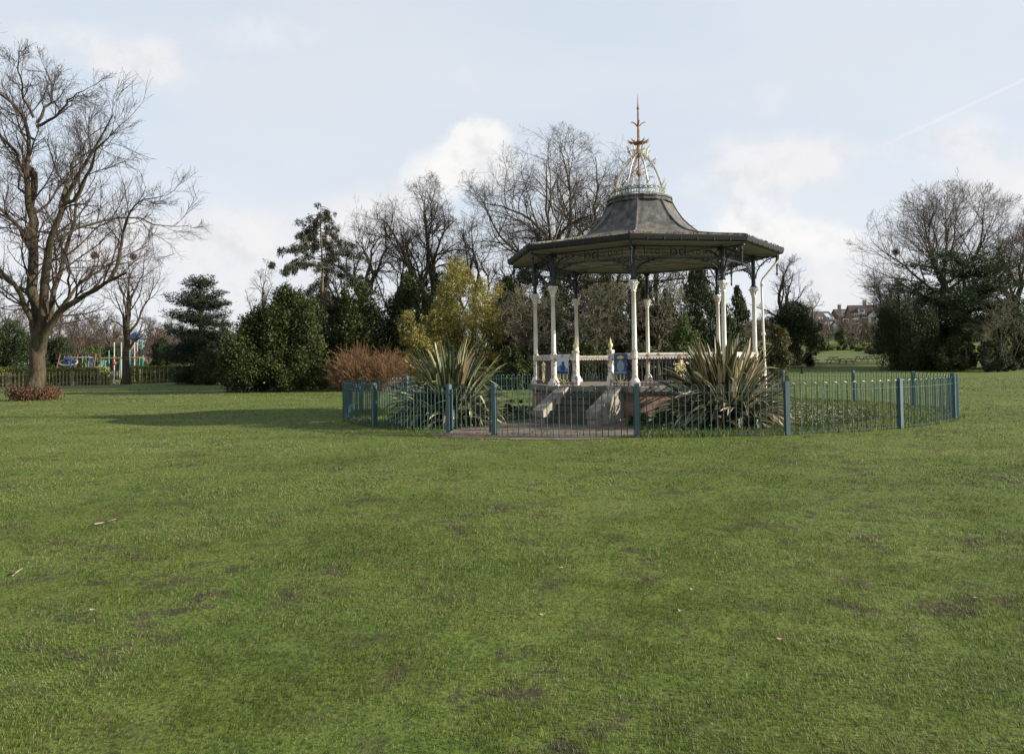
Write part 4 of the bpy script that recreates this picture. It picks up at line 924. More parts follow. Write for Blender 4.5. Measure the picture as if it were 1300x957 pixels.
# ================================================================== TREES
# --- the big lime on the left: limbs read off the photograph, given depth
def big_lime():
    D = 43.0; rng = np.random.default_rng(101); base = ground_at(43, D)
    t = thing('lime_tree', 'tall bare forked lime tree with brown shoots at its foot, far left of the lawn', 'tree', base)
    k = D / F
    def L(pts, r0, r1, dep, K=12):
        P = np.array(pts, float); P[:, 1] = np.where(P[:, 1] < 170, 170 - (170 - P[:, 1]) * 0.72, P[:, 1]); W = np.array([at(x, y, D) for x, y in P]) - base; s = np.concatenate([[0], np.cumsum(np.linalg.norm(np.diff(W, axis=0), axis=1))])
        u = np.linspace(0, s[-1], K); Q = np.stack([np.interp(u, s, W[:, i]) for i in range(3)], 1); Q[1:-1] = (Q[:-2] + 2 * Q[1:-1] + Q[2:]) / 4
        f = np.linspace(0, 1, K); Q[:, 1] += dep[0] + (dep[1] - dep[0]) * f ** 1.2; Q[:, 0] *= 1 + Q[:, 1] * 0.0
        Q[1:-1] += rng.normal(size=(K - 2, 3)) * 0.05; return Q, np.linspace(r0, r1, K) * k * 0.77, s[-1]
    trunkQ = [((43, 512), (44, 490), (46, 465), (49, 440), (53, 405)), ]
    tm = MB()
    Q, r, _ = L(trunkQ[0], 14, 9, (0, 0), 9); r[0] *= 1.5; r[1] *= 1.22; r[2] *= 1.06; tm.tube(Q, r, 12)
    limbs = [
        ([(48, 455), (45, 405), (40, 370), (38, 330), (37, 298), (34, 250), (35, 215)], 11, 5.2, (0, 0.6)),
        ([(36, 300), (35, 250), (36, 212), (45, 190), (48, 165), (42, 142), (32, 126), (16, 102), (0, 92), (-20, 84)], 6.0, 0.8, (0.3, -1.5)),
        ([(33, 222), (27, 212), (20, 186), (8, 166), (-6, 155), (-25, 130)], 3.4, 0.6, (0.4, -2.5)),
        ([(44, 150), (58, 112), (60, 90), (54, 72), (47, 52), (40, 40)], 2.6, 0.5, (0.2, 1.2)),
        ([(44, 155), (66, 144), (80, 138), (90, 128), (100, 118), (116, 110), (132, 107)], 2.8, 0.5, (0.2, -1.6)),
        ([(40, 140), (36, 110), (44, 80), (56, 62), (62, 50)], 2.4, 0.5, (0.2, -2.6)),
        ([(38, 175), (14, 160), (16, 120), (26, 90), (27, 62)], 2.2, 0.5, (0.4, 2.5)),
        ([(51, 448), (58, 405), (63, 378), (66, 345), (78, 312), (92, 285), (99, 268), (110, 246), (130, 229), (147, 208), (163, 186), (176, 165)], 9, 0.8, (0, -2.8)),
        ([(52, 440), (61, 375), (64, 350), (66, 318), (75, 288), (76, 266), (74, 235), (84, 205), (88, 180)], 6, 0.7, (0.2, 2.6)),
        ([(98, 270), (101, 240), (102, 210), (107, 186), (118, 166), (131, 150)], 3.6, 0.6, (-1.6, 0.6)),
        ([(98, 272), (124, 262), (141, 240), (160, 222), (176, 206), (196, 196)], 3.4, 0.6, (-1.6, -4.5)),
        ([(82, 306), (105, 286), (130, 275), (160, 268), (186, 280), (205, 272)], 3.0, 0.5, (-0.8, 3.6)),
        ([(49, 455), (60, 425), (75, 404), (95, 389), (125, 379), (150, 368), (169, 355), (186, 352)], 7.5, 1.6, (0, -2.2)),
        ([(160, 363), (171, 341), (179, 312), (184, 290), (200, 268), (218, 262), (234, 262)], 3.4, 0.5, (-1.9, -2.6)),
        ([(76, 400), (88, 362), (104, 342), (120, 326), (136, 314), (150, 300)], 3.6, 0.5, (-0.3, 3.4)),
        ([(84, 394), (98, 372), (110, 340), (104, 310), (112, 290)], 2.6, 0.5, (-0.4, -3.0)),
        ([(48, 440), (42, 388), (30, 352), (12, 338), (-10, 322), (-40, 300)], 5.5, 0.8, (0, -2.6)),
        ([(40, 345), (24, 300), (8, 284), (-12, 272), (-35, 235)], 4.4, 0.7, (0.2, 2.6)),
        ([(44, 378), (20, 365), (0, 362), (-30, 350)], 3.0, 0.6, (0, 3.2)),
        ([(38, 320), (20, 270), (0, 262), (-30, 225), (-50, 190)], 3.8, 0.6, (0.2, -3.6)),
        ([(34, 250), (10, 235), (-8, 205), (-20, 180)], 2.6, 0.5, (0.5, 3.0)),
        ([(37, 270), (56, 240), (58, 215), (64, 190), (62, 170)], 2.4, 0.5, (0.4, 3.4)),
    ]
    PL, RL, LL = [], [], []
    for pts, a, b, dep in limbs:
        Q, r, ln = L(pts, a, b, dep); tm.tube(Q, r, 8 if a > 5 else 6); PL.append(Q); RL.append(r); LL.append(min(ln, 9.0))
    for px, py, r_, dz in ((37, 297, 9, 0), (34, 215, 6, 0.3)):    # burrs at the forks
        c = at(px, py, D) - base + [0, dz, 0]; R = r_ * k; tm.lathe([(0.05, -R), (R * 0.75, -R * 0.7), (R, 0), (R * 0.8, R * 0.6), (0.05, R)], 9, c=c)
    part('trunk', tm, M['bark'], t, smooth=True)
    P1 = np.stack(PL); R1 = np.stack(RL); Ln = np.array(LL); cr = MB()
    P2, r2, L2 = children(rng, P1, R1, 10, 0.20, 0.8, 0.42, 0.5, Ln, 8, 0.13, 0.07); R2 = np.maximum(taper(np.minimum(r2, 0.06), 8, 0.3), 0.012); branch_tubes(cr, P2, R2, 5)
    P3, r3, L3 = children(rng, P2, R2, 8, 0.15, 0.70, 0.55, 0.6, L2, 6, 0.13, 0.06); R3 = np.maximum(taper(r3, 6, 0.4), 0.008); branch_tubes(cr, P3, R3, 4)
    P4, r4, L4 = children(rng, P3, R3, 6, 0.12, 0.65, 0.65, 0.65, L3, 5, 0.13, 0.05); R4 = np.maximum(taper(r4, 5, 0.5), 0.0055); branch_tubes(cr, P4, R4, 3)
    part('crown', cr, M['twig'], t, smooth=True)
    lb = np.array([[cos(a) * 0.85 * f, sin(a) * 0.85 * f, 0.2 + 0.3 * rng.random(), 0.34, 0.34, 0.34] for a in np.linspace(0, 6, 16) for f in (0.85, 1.25)])
    mb = lobe_foliage(rng, lb, 3200, 0.11, 'up'); part('basal_shoots', mb, M['russet'], t)
big_lime()

# --- bare trees
T = lambda *a, **k: tree_px(*a, **k)
T('bare_tree', 'slim bare tree standing in the hedge gap by the playground', 160, 80, 294, 125, 0.42, 201, fork=0.22, limbs=7, n2=6, n3=6, n4=5, mat='bark', limb_ang=0.65)
T('bare_tree', 'bare tree forked above the laurels, leftmost of the row behind the bandstand', 452, 66, 222, 125, 0.42, 202, fork=0.20, limbs=7, n2=8, n3=7, n4=6, mat='bark_pale', limb_ang=0.65, wander=0.24, twist=0.03, leader=0.75, trop=0.035, ratio2=0.6)
T('bare_tree', 'bare tree with dense rounded twiggy top, below the white cloud', 532, 66, 208, 135, 0.46, 203, fork=0.24, limbs=6, n2=8, n3=8, n4=7, n5=2, rmin=0.0065, mat='bark_pale', limb_ang=0.5, wander=0.22, lean=(-0.03, 0), twist=0.03, leader=0.75, ratio2=0.62, trop=0.04)
T('bare_tree', 'thin bare tree between the round topped tree and the tallest one', 592, 69, 236, 100, 0.30, 204, fork=0.25, limbs=6, n2=7, n3=7, n4=6, mat='bark_pale', limb_ang=0.5, wander=0.22, twist=0.02)
T('bare_tree', 'widest and tallest bare tree, left of the bandstand roof', 690, 64, 156, 240, 0.60, 205, fork=0.22, limbs=12, n2=8, n3=8, n4=7, n5=2, rmin=0.0065, mat='bark_pale', limb_ang=1.05, wander=0.2, trop=0.04, twist=0.015, leader=0.55, limb_len=0.9, ratio2=0.6)
T('bare_tree', 'tall bare tree rising directly behind the bandstand spire', 772, 67, 166, 165, 0.5, 206, fork=0.25, limbs=11, n2=8, n3=8, n4=6, n5=2, rmin=0.0065, mat='bark_pale', limb_ang=0.85, wander=0.2, trop=0.04, limb_len=0.9, ratio2=0.6)
T('bare_tree', 'thin bare tree left of the round topped one, low in the row', 488, 71, 238, 110, 0.30, 214, fork=0.22, limbs=6, n2=7, n3=7, n4=6, mat='bark_pale', limb_ang=0.6, wander=0.22, twist=0.02, ratio2=0.6)
T('bare_tree', 'low spreading bare tree behind the yellow holly top', 632, 71, 226, 120, 0.34, 215, fork=0.2, limbs=7, n2=7, n3=7, n4=6, mat='bark_pale', limb_ang=0.75, wander=0.22, twist=0.02, ratio2=0.6)
T('bare_tree', 'bare tree showing right of the bell roof', 842, 73, 240, 100, 0.35, 207, fork=0.3, limbs=7, n2=7, n3=7, n4=6, mat='bark_pale', limb_ang=0.5)
T('bare_tree', 'small bare tree behind the big holly', 340, 72, 326, 60, 0.26, 208, fork=0.3, limbs=5, n2=5, n3=6, n4=5, mat='bark', limb_ang=0.4)
T('bare_tree', 'bare tree behind the right end of the bandstand', 1000, 106, 316, 75, 0.42, 209, fork=0.32, limbs=6, n2=6, n3=6, n4=6, limb_ang=0.5)
T('bare_tree', 'small round bare tree right of the lone yew', 1030, 128, 362, 48, 0.3, 210, fork=0.3, limbs=6, n2=6, n3=6, n4=5, mat='bark_far', twig='twig_far')
T('bare_tree', 'great domed bare oak above the dark cedar at right', 1204, 105, 230, 250, 0.85, 211, twig='twig_far', fork=0.20, limbs=18, n2=9, n3=8, n4=7, mat='bark', limb_ang=1.15, wander=0.12, trop=0.085, env_low=0.06, rmin=0.012, leader=0.40, limb_len=0.80, ratio2=0.62)
T('bare_tree', 'low spreading bare tree left of the great oak', 1140, 108, 335, 125, 0.45, 212, twig='twig_far', fork=0.2, limbs=10, n2=8, n3=8, n4=7, limb_len=0.7, mat='bark', limb_ang=0.9, env_low=0.12, rmin=0.012)
T('bare_tree', 'bare tree at the far right edge behind the thicket', 1292, 102, 262, 120, 0.6, 213, twig='twig_far', fork=0.25, limbs=9, n2=8, n3=8, n4=7, mat='bark', limb_ang=0.7, env_low=0.15, rmin=0.012)
# drooping bare thickets behind the stand
for px, yt, w, sd, lab in ((672, 322, 110, 221, 'drooping pale bare tree behind the left columns'), (757, 312, 130, 222, 'drooping pale bare tree seen through the bandstand'), (836, 322, 110, 223, 'drooping pale bare tree left of the dark cypress')):
    T('weeping_tree', lab, px, 54, yt, w, 0.22, sd, fork=0.15, limbs=12, n2=9, n3=6, n4=4, mat='bark_pale', twig='twig_pale', limb_ang=0.9, wander=0.24, trop=-0.01, droop=0.09, group='drooping bare trees behind the bandstand', env_low=0.02, rmin=0.013)
# wood beyond the playground
for i, (px, D, yt, w, lab) in enumerate(((8, 104, 372, 110, 'brown bare tree at the left edge behind the hedge'), (62, 112, 385, 90, 'brown bare tree behind the lime trunk'), (104, 118, 392, 80, 'brown bare tree over the swings'), (133, 122, 388, 75, 'brown bare tree behind the play tower'), (-40, 108, 360, 120, 'brown bare tree just off the left edge'), (195, 130, 398, 70, 'brown bare tree above the dark round yew'))):
    T('bare_tree', lab, px, D, yt, w, 0.35, 230 + i, fork=0.15, limbs=8, n2=7, n3=7, n4=5, mat='bark_far', twig='twig_far', limb_ang=0.7, group='brown bare trees beyond the playground', env_low=0.05, rmin=0.016)
T('poplar', 'slender pale bare poplar far off between cedar and yew', 213, 190, 393, 14, 0.25, 241, fork=0.1, limbs=10, n2=6, n3=5, n4=4, mat='bark_far', twig='twig_far', limb_ang=0.25, trop=0.2, env_low=0.02, rmin=0.02)
T('bare_thicket', 'tangled bare thicket before the dark shrubs at far right', 1276, 83, 372, 95, 0.14, 242, fork=0.08, limbs=9, n2=5, n3=5, n4=4, mat='bark_pale', twig='twig_pale', limb_ang=0.7, env_low=0.02, rmin=0.010, group='bare thickets')
# round twig balls high in the bare trees
for px, py, D, r, lab in ((120, 324, 78.5, 0.36, 'twig nest left of the pair in the tree by the playground'), (169, 326, 78.5, 0.32, 'twig nest right of the pair in the tree by the playground'), (345, 337, 72, 0.34, 'twig nest in the small bare tree behind the holly'), (1137, 320, 106, 0.45, 'dark twig nest in the low spreading bare tree')):
    p = at(px, py, D); rng = np.random.default_rng(int(px)); n = 260; d = rand_dir(rng, n); mb = MB(); P = d[:, None] * np.linspace(0.55, 1, 4)[None, :, None] * r + np.cumsum(rng.normal(size=(n, 4, 3)) * 0.12 * r, 1); branch_tubes(mb, P, np.full((n, 4), 0.014), 3)
    mb.lathe([(0.01, -r * 0.6), (r * 0.6, 0), (0.01, r * 0.6)], 7); tag(part('nest', mb, M['twig'], None, loc=p), lab, 'nest', 'twig balls in the bare trees')

# --- evergreen shrubs and trees
shrub('holly_bush', 'huge dark rounded holly bush on the lawn left of the fence', 354, 52, 362, 158, 'holly', 34000, 0.24, 95, 0.30, top_taper=0.35)
shrub('laurel_bush', 'dark laurel behind the red twigged shrub', 455, 57.5, 350, 124, 'laurel', 17000, 0.26, 60, 0.32, group='dark evergreen shrubs behind the bandstand')
shrub('laurel_bush', 'dark laurel between red twigs and the yellow holly', 515, 59, 345, 112, 'holly', 15000, 0.25, 50, 0.32, group='dark evergreen shrubs behind the bandstand')
shrub('evergreen_bush', 'tall dark evergreen behind the yellow holly', 560, 62, 346, 90, 'yew', 14000, 0.24, 50, 0.32, group='dark evergreen shrubs behind the bandstand')
shrub('golden_holly', 'large bright yellow variegated holly left of the columns', 594, 56, 326, 96, 'golden', 22000, 0.19, 64, 0.42, top_taper=-0.85)
shrub('golden_holly', 'smaller yellow variegated holly behind the green phormium', 533, 53, 394, 62, 'golden', 6000, 0.17, 30, 0.40, top_taper=-0.5)
shrub('evergreen_bush', 'dark evergreen just right of the yellow holly', 640, 63, 352, 80, 'laurel', 12000, 0.24, 50, 0.32, group='dark evergreen shrubs behind the bandstand')
shrub('laurel_bush', 'low green laurel seen left of the first columns', 655, 49, 440, 66, 'laurel', 9000, 0.20, 36, 0.32, group='dark evergreen shrubs behind the bandstand')
shrub('evergreen_bush', 'olive green evergreen behind the left columns', 700, 60, 352, 90, 'cypress', 13000, 0.24, 50, 0.32, group='dark evergreen shrubs behind the bandstand')
shrub('evergreen_bush', 'dark evergreen seen through the middle of the bandstand', 765, 61, 346, 95, 'laurel', 13000, 0.24, 50, 0.32, group='dark evergreen shrubs behind the bandstand')
shrub('evergreen_bush', 'dark evergreen behind the front centre column', 822, 62, 356, 85, 'holly', 12000, 0.24, 45, 0.32, group='dark evergreen shrubs behind the bandstand')
shrub('evergreen_bush', 'tall dark evergreen behind the left pair of columns', 676, 66, 338, 80, 'laurel', 9000, 0.26, 40, 0.34, group='dark evergreen shrubs behind the bandstand', top_taper=0.0)
shrub('evergreen_bush', 'tall olive evergreen behind the stair gap', 738, 67, 334, 90, 'cypress', 9000, 0.26, 40, 0.34, group='dark evergreen shrubs behind the bandstand', top_taper=0.0)
shrub('evergreen_bush', 'tall dark evergreen behind the front centre column and spire', 800, 68, 338, 84, 'laurel', 9000, 0.26, 40, 0.34, group='dark evergreen shrubs behind the bandstand', top_taper=0.0)
shrub('laurel_bush', 'low dark laurel behind the blue posters', 745, 50, 432, 110, 'laurel', 11000, 0.20, 40, 0.32, group='dark evergreen shrubs behind the bandstand')
shrub('laurel_bush', 'bright green laurel right of the centre columns', 868, 51, 402, 66, 'laurel_light', 9000, 0.20, 40, 0.30, top_taper=0.45)
shrub('olive_bush', 'yellow green bush to the right of the bandstand', 986, 46, 412, 54, 'olive', 8000, 0.15, 36, 0.32, top_taper=0.4)
shrub('evergreen_bush', 'dark low evergreen behind the bronze phormium', 925, 52, 420, 90, 'yew', 9000, 0.2, 36, 0.32, group='dark evergreen shrubs behind the bandstand')
def conical(name, label, px, D, ytop, w_px, mat, n, L, seed, group=None, mode='up', power=0.9, trunk_to=0.9, bottom=0.02, r=0.2, cat='tree', dens=60, bark='bark', lean=0.0):
    rng = np.random.default_rng(seed); loc = ground_at(px, D); h = height_at(px, ytop, D); w = w_px * D / F; t = thing(name, label, cat, loc, 0, group); lb = []
    for i in range(dens):
        z = bottom + (1 - bottom) * rng.random() ** 1.1; R = w / 2 * (1 - z) ** power * (0.6 + 0.5 * rng.random()); a = rng.random() * 6.28; q = w * 0.09 * (1.2 - 0.6 * z) * (0.7 + 0.7 * rng.random())
        lb.append([cos(a) * R + lean * z * h, sin(a) * R, max(q, z * h - q), q, q, q * 1.7])
    lb.append([lean * h, 0, h * 0.95, w * 0.05, w * 0.05, h * 0.05]); part('foliage', lobe_foliage(rng, lb, int(n * 1.9), L * 0.7, mode, wratio=0.35), M[mat], t)
    mb = MB(); zz = np.linspace(-0.1, h * trunk_to, 8); mb.tube(np.stack([lean * zz, 0 * zz, zz], 1), np.linspace(r, r * 0.2, 8), 8); part('trunk', mb, M[bark], t, smooth=True); return t
conical('cypress', 'tall dark cypress seen between the right columns', 888, 60, 338, 128, 'cypress', 24000, 0.34, 301, 'dark cypresses right of the bandstand centre', power=0.7, dens=100)
conical('cypress', 'narrow dark cypress right of the tall one', 937, 60.5, 364, 62, 'cypress', 8000, 0.30, 302, 'dark cypresses right of the bandstand centre', power=0.7, dens=36)
conical('cypress', 'shorter dark cypress left of the tall one', 846, 62, 366, 56, 'cypress', 7000, 0.30, 303, 'dark cypresses right of the bandstand centre', power=0.7, dens=36)
# red twigged shrub
def twig_shrub(label, px, D, ytop, w_px, seed, n=900, mat='twig_red'):
    rng = np.random.default_rng(seed); loc = ground_at(px, D); h = height_at(px, ytop, D); w = w_px * D / F; t = thing('twig_shrub', label, 'shrub', loc, 0, 'russet bare twigged shrubs')
    S = np.stack([rng.uniform(-0.36, 0.36, n) * w, rng.uniform(-0.3, 0.3, n) * w * 0.6, 0 * np.ones(n)], 1); Dd = np.stack([S[:, 0] / w * 1.2 + 0.3 * rng.normal(size=n), 0.35 * rng.normal(size=n), 1.0 + 0 * S[:, 0]], 1)
    L = h * (0.55 + 0.5 * rng.random(n)) * (0.78 + 0.22 * np.sin(S[:, 0] / w * 17 + seed)) * (1 - 3.2 * np.abs(S[:, 0] / w) ** 3); P = polyline(rng, S, Dd, L, 6, 0.12, 0.02); R = taper(np.full(n, 0.016), 6, 0.4); mb = MB(); branch_tubes(mb, P, R, 4); part('stem', mb, M[mat], t)
    P2, r2, L2 = children(rng, P, R, 7, 0.15, 0.6, 0.35, 0.7, L, 5, 0.16, 0.02); mb = MB(); branch_tubes(mb, P2, np.maximum(taper(r2, 5, 0.5), 0.007), 3); part('twigs', mb, M[mat], t)
twig_shrub('russet bare twigged shrub beside the big holly', 462, 50.5, 438, 78, 311, 1050)
twig_shrub('low russet twigs at the foot of the red shrub by the fence', 500, 52, 452, 50, 312, 700)
twig_shrub('small russet shrub by the distant dark bench', 262, 76, 470, 28, 313, 500)
# tall thin conifer with bare trunk
def thin_conifer():
    rng = np.random.default_rng(321); D = 57; loc = ground_at(411, D); h = height_at(408, 258, D); t = thing('conifer', 'tall thin ragged conifer with a bare pinkish trunk', 'tree', loc); lb = []; mb = MB()
    zz = np.linspace(-0.1, h * 0.94, 12); xs = -0.012 * zz + 0.05 * np.sin(zz * 0.9); mb.tube(np.stack([xs, 0 * zz, zz], 1), np.linspace(0.19, 0.03, 12), 8)
    for i in range(64):
        z = h * (0.40 + 0.59 * (i / 63)); f = (z / h - 0.40) / 0.59; Lr = (2.7 * (1 - f) ** 0.5 * (0.30 + 0.95 * rng.random())) * (0.55 + 0.9 * min(1, f * 3)) + 0.35; a = rng.random() * 6.28
        if rng.random() < 0.35 and f < 0.5: continue
        if cos(a) > 0.3 and f < 0.55: Lr *= 0.75
        e = np.array([np.interp(z, zz, xs) + cos(a) * Lr, sin(a) * Lr, z - 0.20 * Lr - 0.1]); s0 = np.array([np.interp(z, zz, xs), 0, z])
        mb.tube([s0, (s0 + e) / 2 + [0, 0, 0.12 * Lr], e], [0.035, 0.024, 0.01], 5)
        for q in np.linspace(0.40, 1.05, max(2, int(Lr * 3.6))):
            p = s0 * (1 - q) + e * q + rng.normal(size=3) * 0.10; r = 0.13 + 0.17 * rng.random(); lb.append([p[0], p[1], p[2] - 0.14, r, r, r * 1.1])
    part('trunk', mb, M['bark_orange'], t, smooth=True); part('foliage', lobe_foliage(rng, lb, 34000, 0.15, 'droop', wratio=0.30, thick=0.6), M['conifer'], t)
thin_conifer()
# flat tiered cedars
def tiered(name, label, px, D, ytop, w_px, mat, seed, tiers, n, L, low=0.16, lean=0.0, top=0.34, group='tiered cedars', spread_pow=0.6):
    rng = np.random.default_rng(seed); loc = ground_at(px, D); h = height_at(px, ytop, D); w = w_px * D / F; t = thing(name, label, 'tree', loc, 0, group); mb = MB(); lb = []
    zz = np.linspace(-0.1, h * 0.94, 9); mb.tube(np.stack([lean * zz, 0 * zz, zz], 1), np.linspace(0.035 * h, 0.006 * h, 9), 9)
    for k in range(tiers):
        f = k / (tiers - 1); z = h * min(0.97, low + (0.97 - low) * f + (0.035 * rng.normal() if 0 < k < tiers - 1 else 0)); R = w / 2 * (top * f + (1 - f) ** spread_pow * (1 - top * f)) ; nb = 6 if f < 0.8 else 4
        for j in range(nb):
            a = j * 6.28 / nb + k * 1.1 + rng.normal() * 0.3; Lr = R * (0.42 + 0.66 * rng.random()); s0z = 0.03 * h * rng.normal(); rise = s0z + Lr * (0.10 + 0.28 * f + 0.08 * rng.normal()); s0 = np.array([lean * z, 0, z - 0.05 * h]); e = s0 + [cos(a) * Lr, sin(a) * Lr, 0.03 * h + rise]
            mb.tube([s0, s0 * 0.5 + e * 0.5 + [0, 0, 0.06 * Lr], e], [0.009 * h, 0.006 * h, 0.002 * h], 5)
            for q in (0.35, 0.55, 0.75, 0.92, 1.05):
                for _ in range(2):
                    p = s0 * (1 - q) + e * q + rng.normal(size=3) * [0.10 * Lr, 0.10 * Lr, 0.02 * h]; r = (0.13 + 0.10 * rng.random()) * R + 0.34; lb.append([p[0], p[1], p[2] + 0.06, r, r, r * 0.30])
    part('trunk', mb, M['bark'], t, smooth=True); part('foliage', lobe_foliage(rng, lb, n, L, 'flat', wratio=0.4), M[mat], t); return t
tiered('cedar', 'blue green tiered cedar left of the big holly', 256, 77, 355, 106, 'cedar', 331, 8, 64000, 0.19, low=0.12, lean=-0.02, top=0.42)
tiered('cedar', 'wide dark tiered cedar below the great oak', 1232, 93, 326, 185, 'cedar_dark', 332, 5, 60000, 0.26, low=0.42, lean=-0.05, spread_pow=0.40, top=0.25)
# yews
def column_yew(label, px, D, ytop, w_px, seed, n=48000, lobes=150, mat='yew', L=0.25):
    rng = np.random.default_rng(seed); loc = ground_at(px, D); h = height_at(px, ytop, D); w = w_px * D / F; t = thing('yew', label, 'tree', loc, 0, 'dark yews'); lb = []
    for i in range(lobes):
        a = rng.random() * 6.28; q = sqrt(rng.random()); R = w / 2 * q * 0.88; z = h * rng.uniform(0.03, 0.90) * (1 - 0.22 * q ** 3); r = w * (0.065 + 0.05 * rng.random()); lb.append([cos(a) * R, sin(a) * R, z, r, r, r * 2.6 if z < 0.8 * h else r * 1.6])
    part('foliage', lobe_foliage(rng, lb, n, L, 'up', wratio=0.3), M[mat], t); part('stem', stems(rng, np.array(lb), 9, 0.12, 0.3), M['bark'], t)
column_yew('broad columnar dark yew at the left of the right hand group', 1152, 88, 377, 74, 341)
column_yew('dark yew behind the broad columnar one', 1196, 92, 392, 70, 342)
shrub('rhododendron', 'dark rounded rhododendron under the right hand cedar', 1226, 86, 412, 88, 'laurel', 12000, 0.30, 45, 0.32, group='dark shrubs at right')
shrub('rhododendron', 'dark green rounded shrub at the right edge of the frame', 1296, 88, 404, 100, 'laurel', 12000, 0.30, 45, 0.32, group='dark shrubs at right')
shrub('rhododendron', 'low grey green shrub below the bare thicket at right', 1264, 82, 441, 66, 'greygreen', 7000, 0.22, 30, 0.34, group='dark shrubs at right')
shrub('rhododendron', 'low dark shrub right of the columnar yew foot', 1200, 85, 436, 60, 'holly', 7000, 0.26, 30, 0.34, group='dark shrubs at right')
# lone yew with many stems showing at its foot
def lone_yew():
    rng = np.random.default_rng(351); D = 98; loc = ground_at(1007, D); h = height_at(1009, 384, D); k = D / F; t = thing('yew', 'lone dark yew with several bare stems at its foot, right of the bandstand', 'tree', loc, 0, 'dark yews'); lb = []
    for i in range(70):
        z = rng.uniform(0.22, 0.97); hull = (1 - ((z - 0.36) / 0.64) ** 2 * 0.9) if z > 0.36 else (0.75 + 0.25 * (z - .2) / .16); R = 32 * k * hull * sqrt(rng.random()) ; a = rng.random() * 6.28; r = (0.75 + 0.5 * rng.random())
        lb.append([cos(a) * R, sin(a) * R, z * h, r, r, r * 0.7])
    part('foliage', lobe_foliage(rng, lb, 30000, 0.26, 'out', wratio=0.35), M['yew'], t); lb = np.array(lb); part('stem', stems(rng, lb[lb[:, 2] < 0.55 * h], 14, 0.16, 0.45), M['bark_orange'], t)
lone_yew()
shrub('evergreen_bush', 'small dark shrub on the lawn right of the lone yew', 1027, 100, 448, 22, 'yew', 2500, 0.24, 14, 0.4)
column_yew('upper dark conifer rising behind the lone yew', 1003, 110, 356, 30, 343, 5000, 24)
# shrubs about the playground and beyond
shrub('laurel_bush', 'pale green laurel behind the swings', 116, 100, 438, 40, 'laurel_light', 6000, 0.26, 30, 0.34, group='shrubs about the playground')
shrub('yew_bush', 'dark rounded yew right of the play tower', 204, 92, 428, 44, 'yew', 8000, 0.26, 34, 0.34, group='shrubs about the playground')
shrub('laurel_bush', 'light green bush between dark yew and cedar', 234, 96, 441, 34, 'laurel_light', 5000, 0.26, 26, 0.34, group='shrubs about the playground')
shrub('laurel_bush', 'dark bush at the foot of the cedar', 270, 73, 442, 58, 'laurel', 8000, 0.22, 34, 0.34, group='shrubs about the playground')
shrub('evergreen_bush', 'dark evergreen mass at the left edge behind the hedge', 14, 96, 404, 80, 'yew', 10000, 0.30, 40, 0.34, group='shrubs about the playground')
shrub('evergreen_bush', 'dark evergreen behind the lime trunk and hedge', 74, 108, 428, 70, 'cypress', 8000, 0.30, 36, 0.34, group='shrubs about the playground')
shrub('evergreen_bush', 'dark evergreen beyond the play tower', 150, 112, 436, 70, 'cypress', 8000, 0.30, 36, 0.34, group='shrubs about the playground')
shrub('evergreen_bush', 'dark evergreen just off the left edge', -50, 92, 395, 90, 'yew', 8000, 0.30, 36, 0.34, group='shrubs about the playground')
shrub('evergreen_bush', 'dark evergreen between cedar and big holly', 302, 84, 400, 80, 'laurel', 8000, 0.28, 36, 0.34, group='dark evergreen shrubs behind the bandstand')
shrub('evergreen_bush', 'dark evergreen behind the gap right of the holly', 418, 64, 362, 92, 'laurel', 9000, 0.26, 36, 0.34, group='dark evergreen shrubs behind the bandstand')
# shrub line at the top of the picnic lawn
for i, (px, D, yt, w, mt, lab) in enumerate(((1048, 158, 438, 26, 'laurel', 'dark shrub left of the row above the picnic tables'), (1062, 160, 440, 26, 'yew', 'dark green shrub second in the row above the picnic tables'), (1078, 160, 437, 28, 'laurel', 'green shrub in the middle of the row above the picnic tables'), (1094, 156, 441, 22, 'olive', 'yellow green shrub in the row above the picnic tables'), (1104, 150, 440, 22, 'olive', 'olive shrub near the columnar yew above the picnic tables'), (1116, 142, 432, 30, 'laurel', 'dark shrub behind the columnar yew'), (1068, 175, 412, 18, 'laurel_light', 'bright green small tree on the far slope'))):
    shrub('shrub', lab, px, D, yt, w, mt, 2600, 0.34, 18, 0.38, group='shrubs at the top of the picnic lawn')

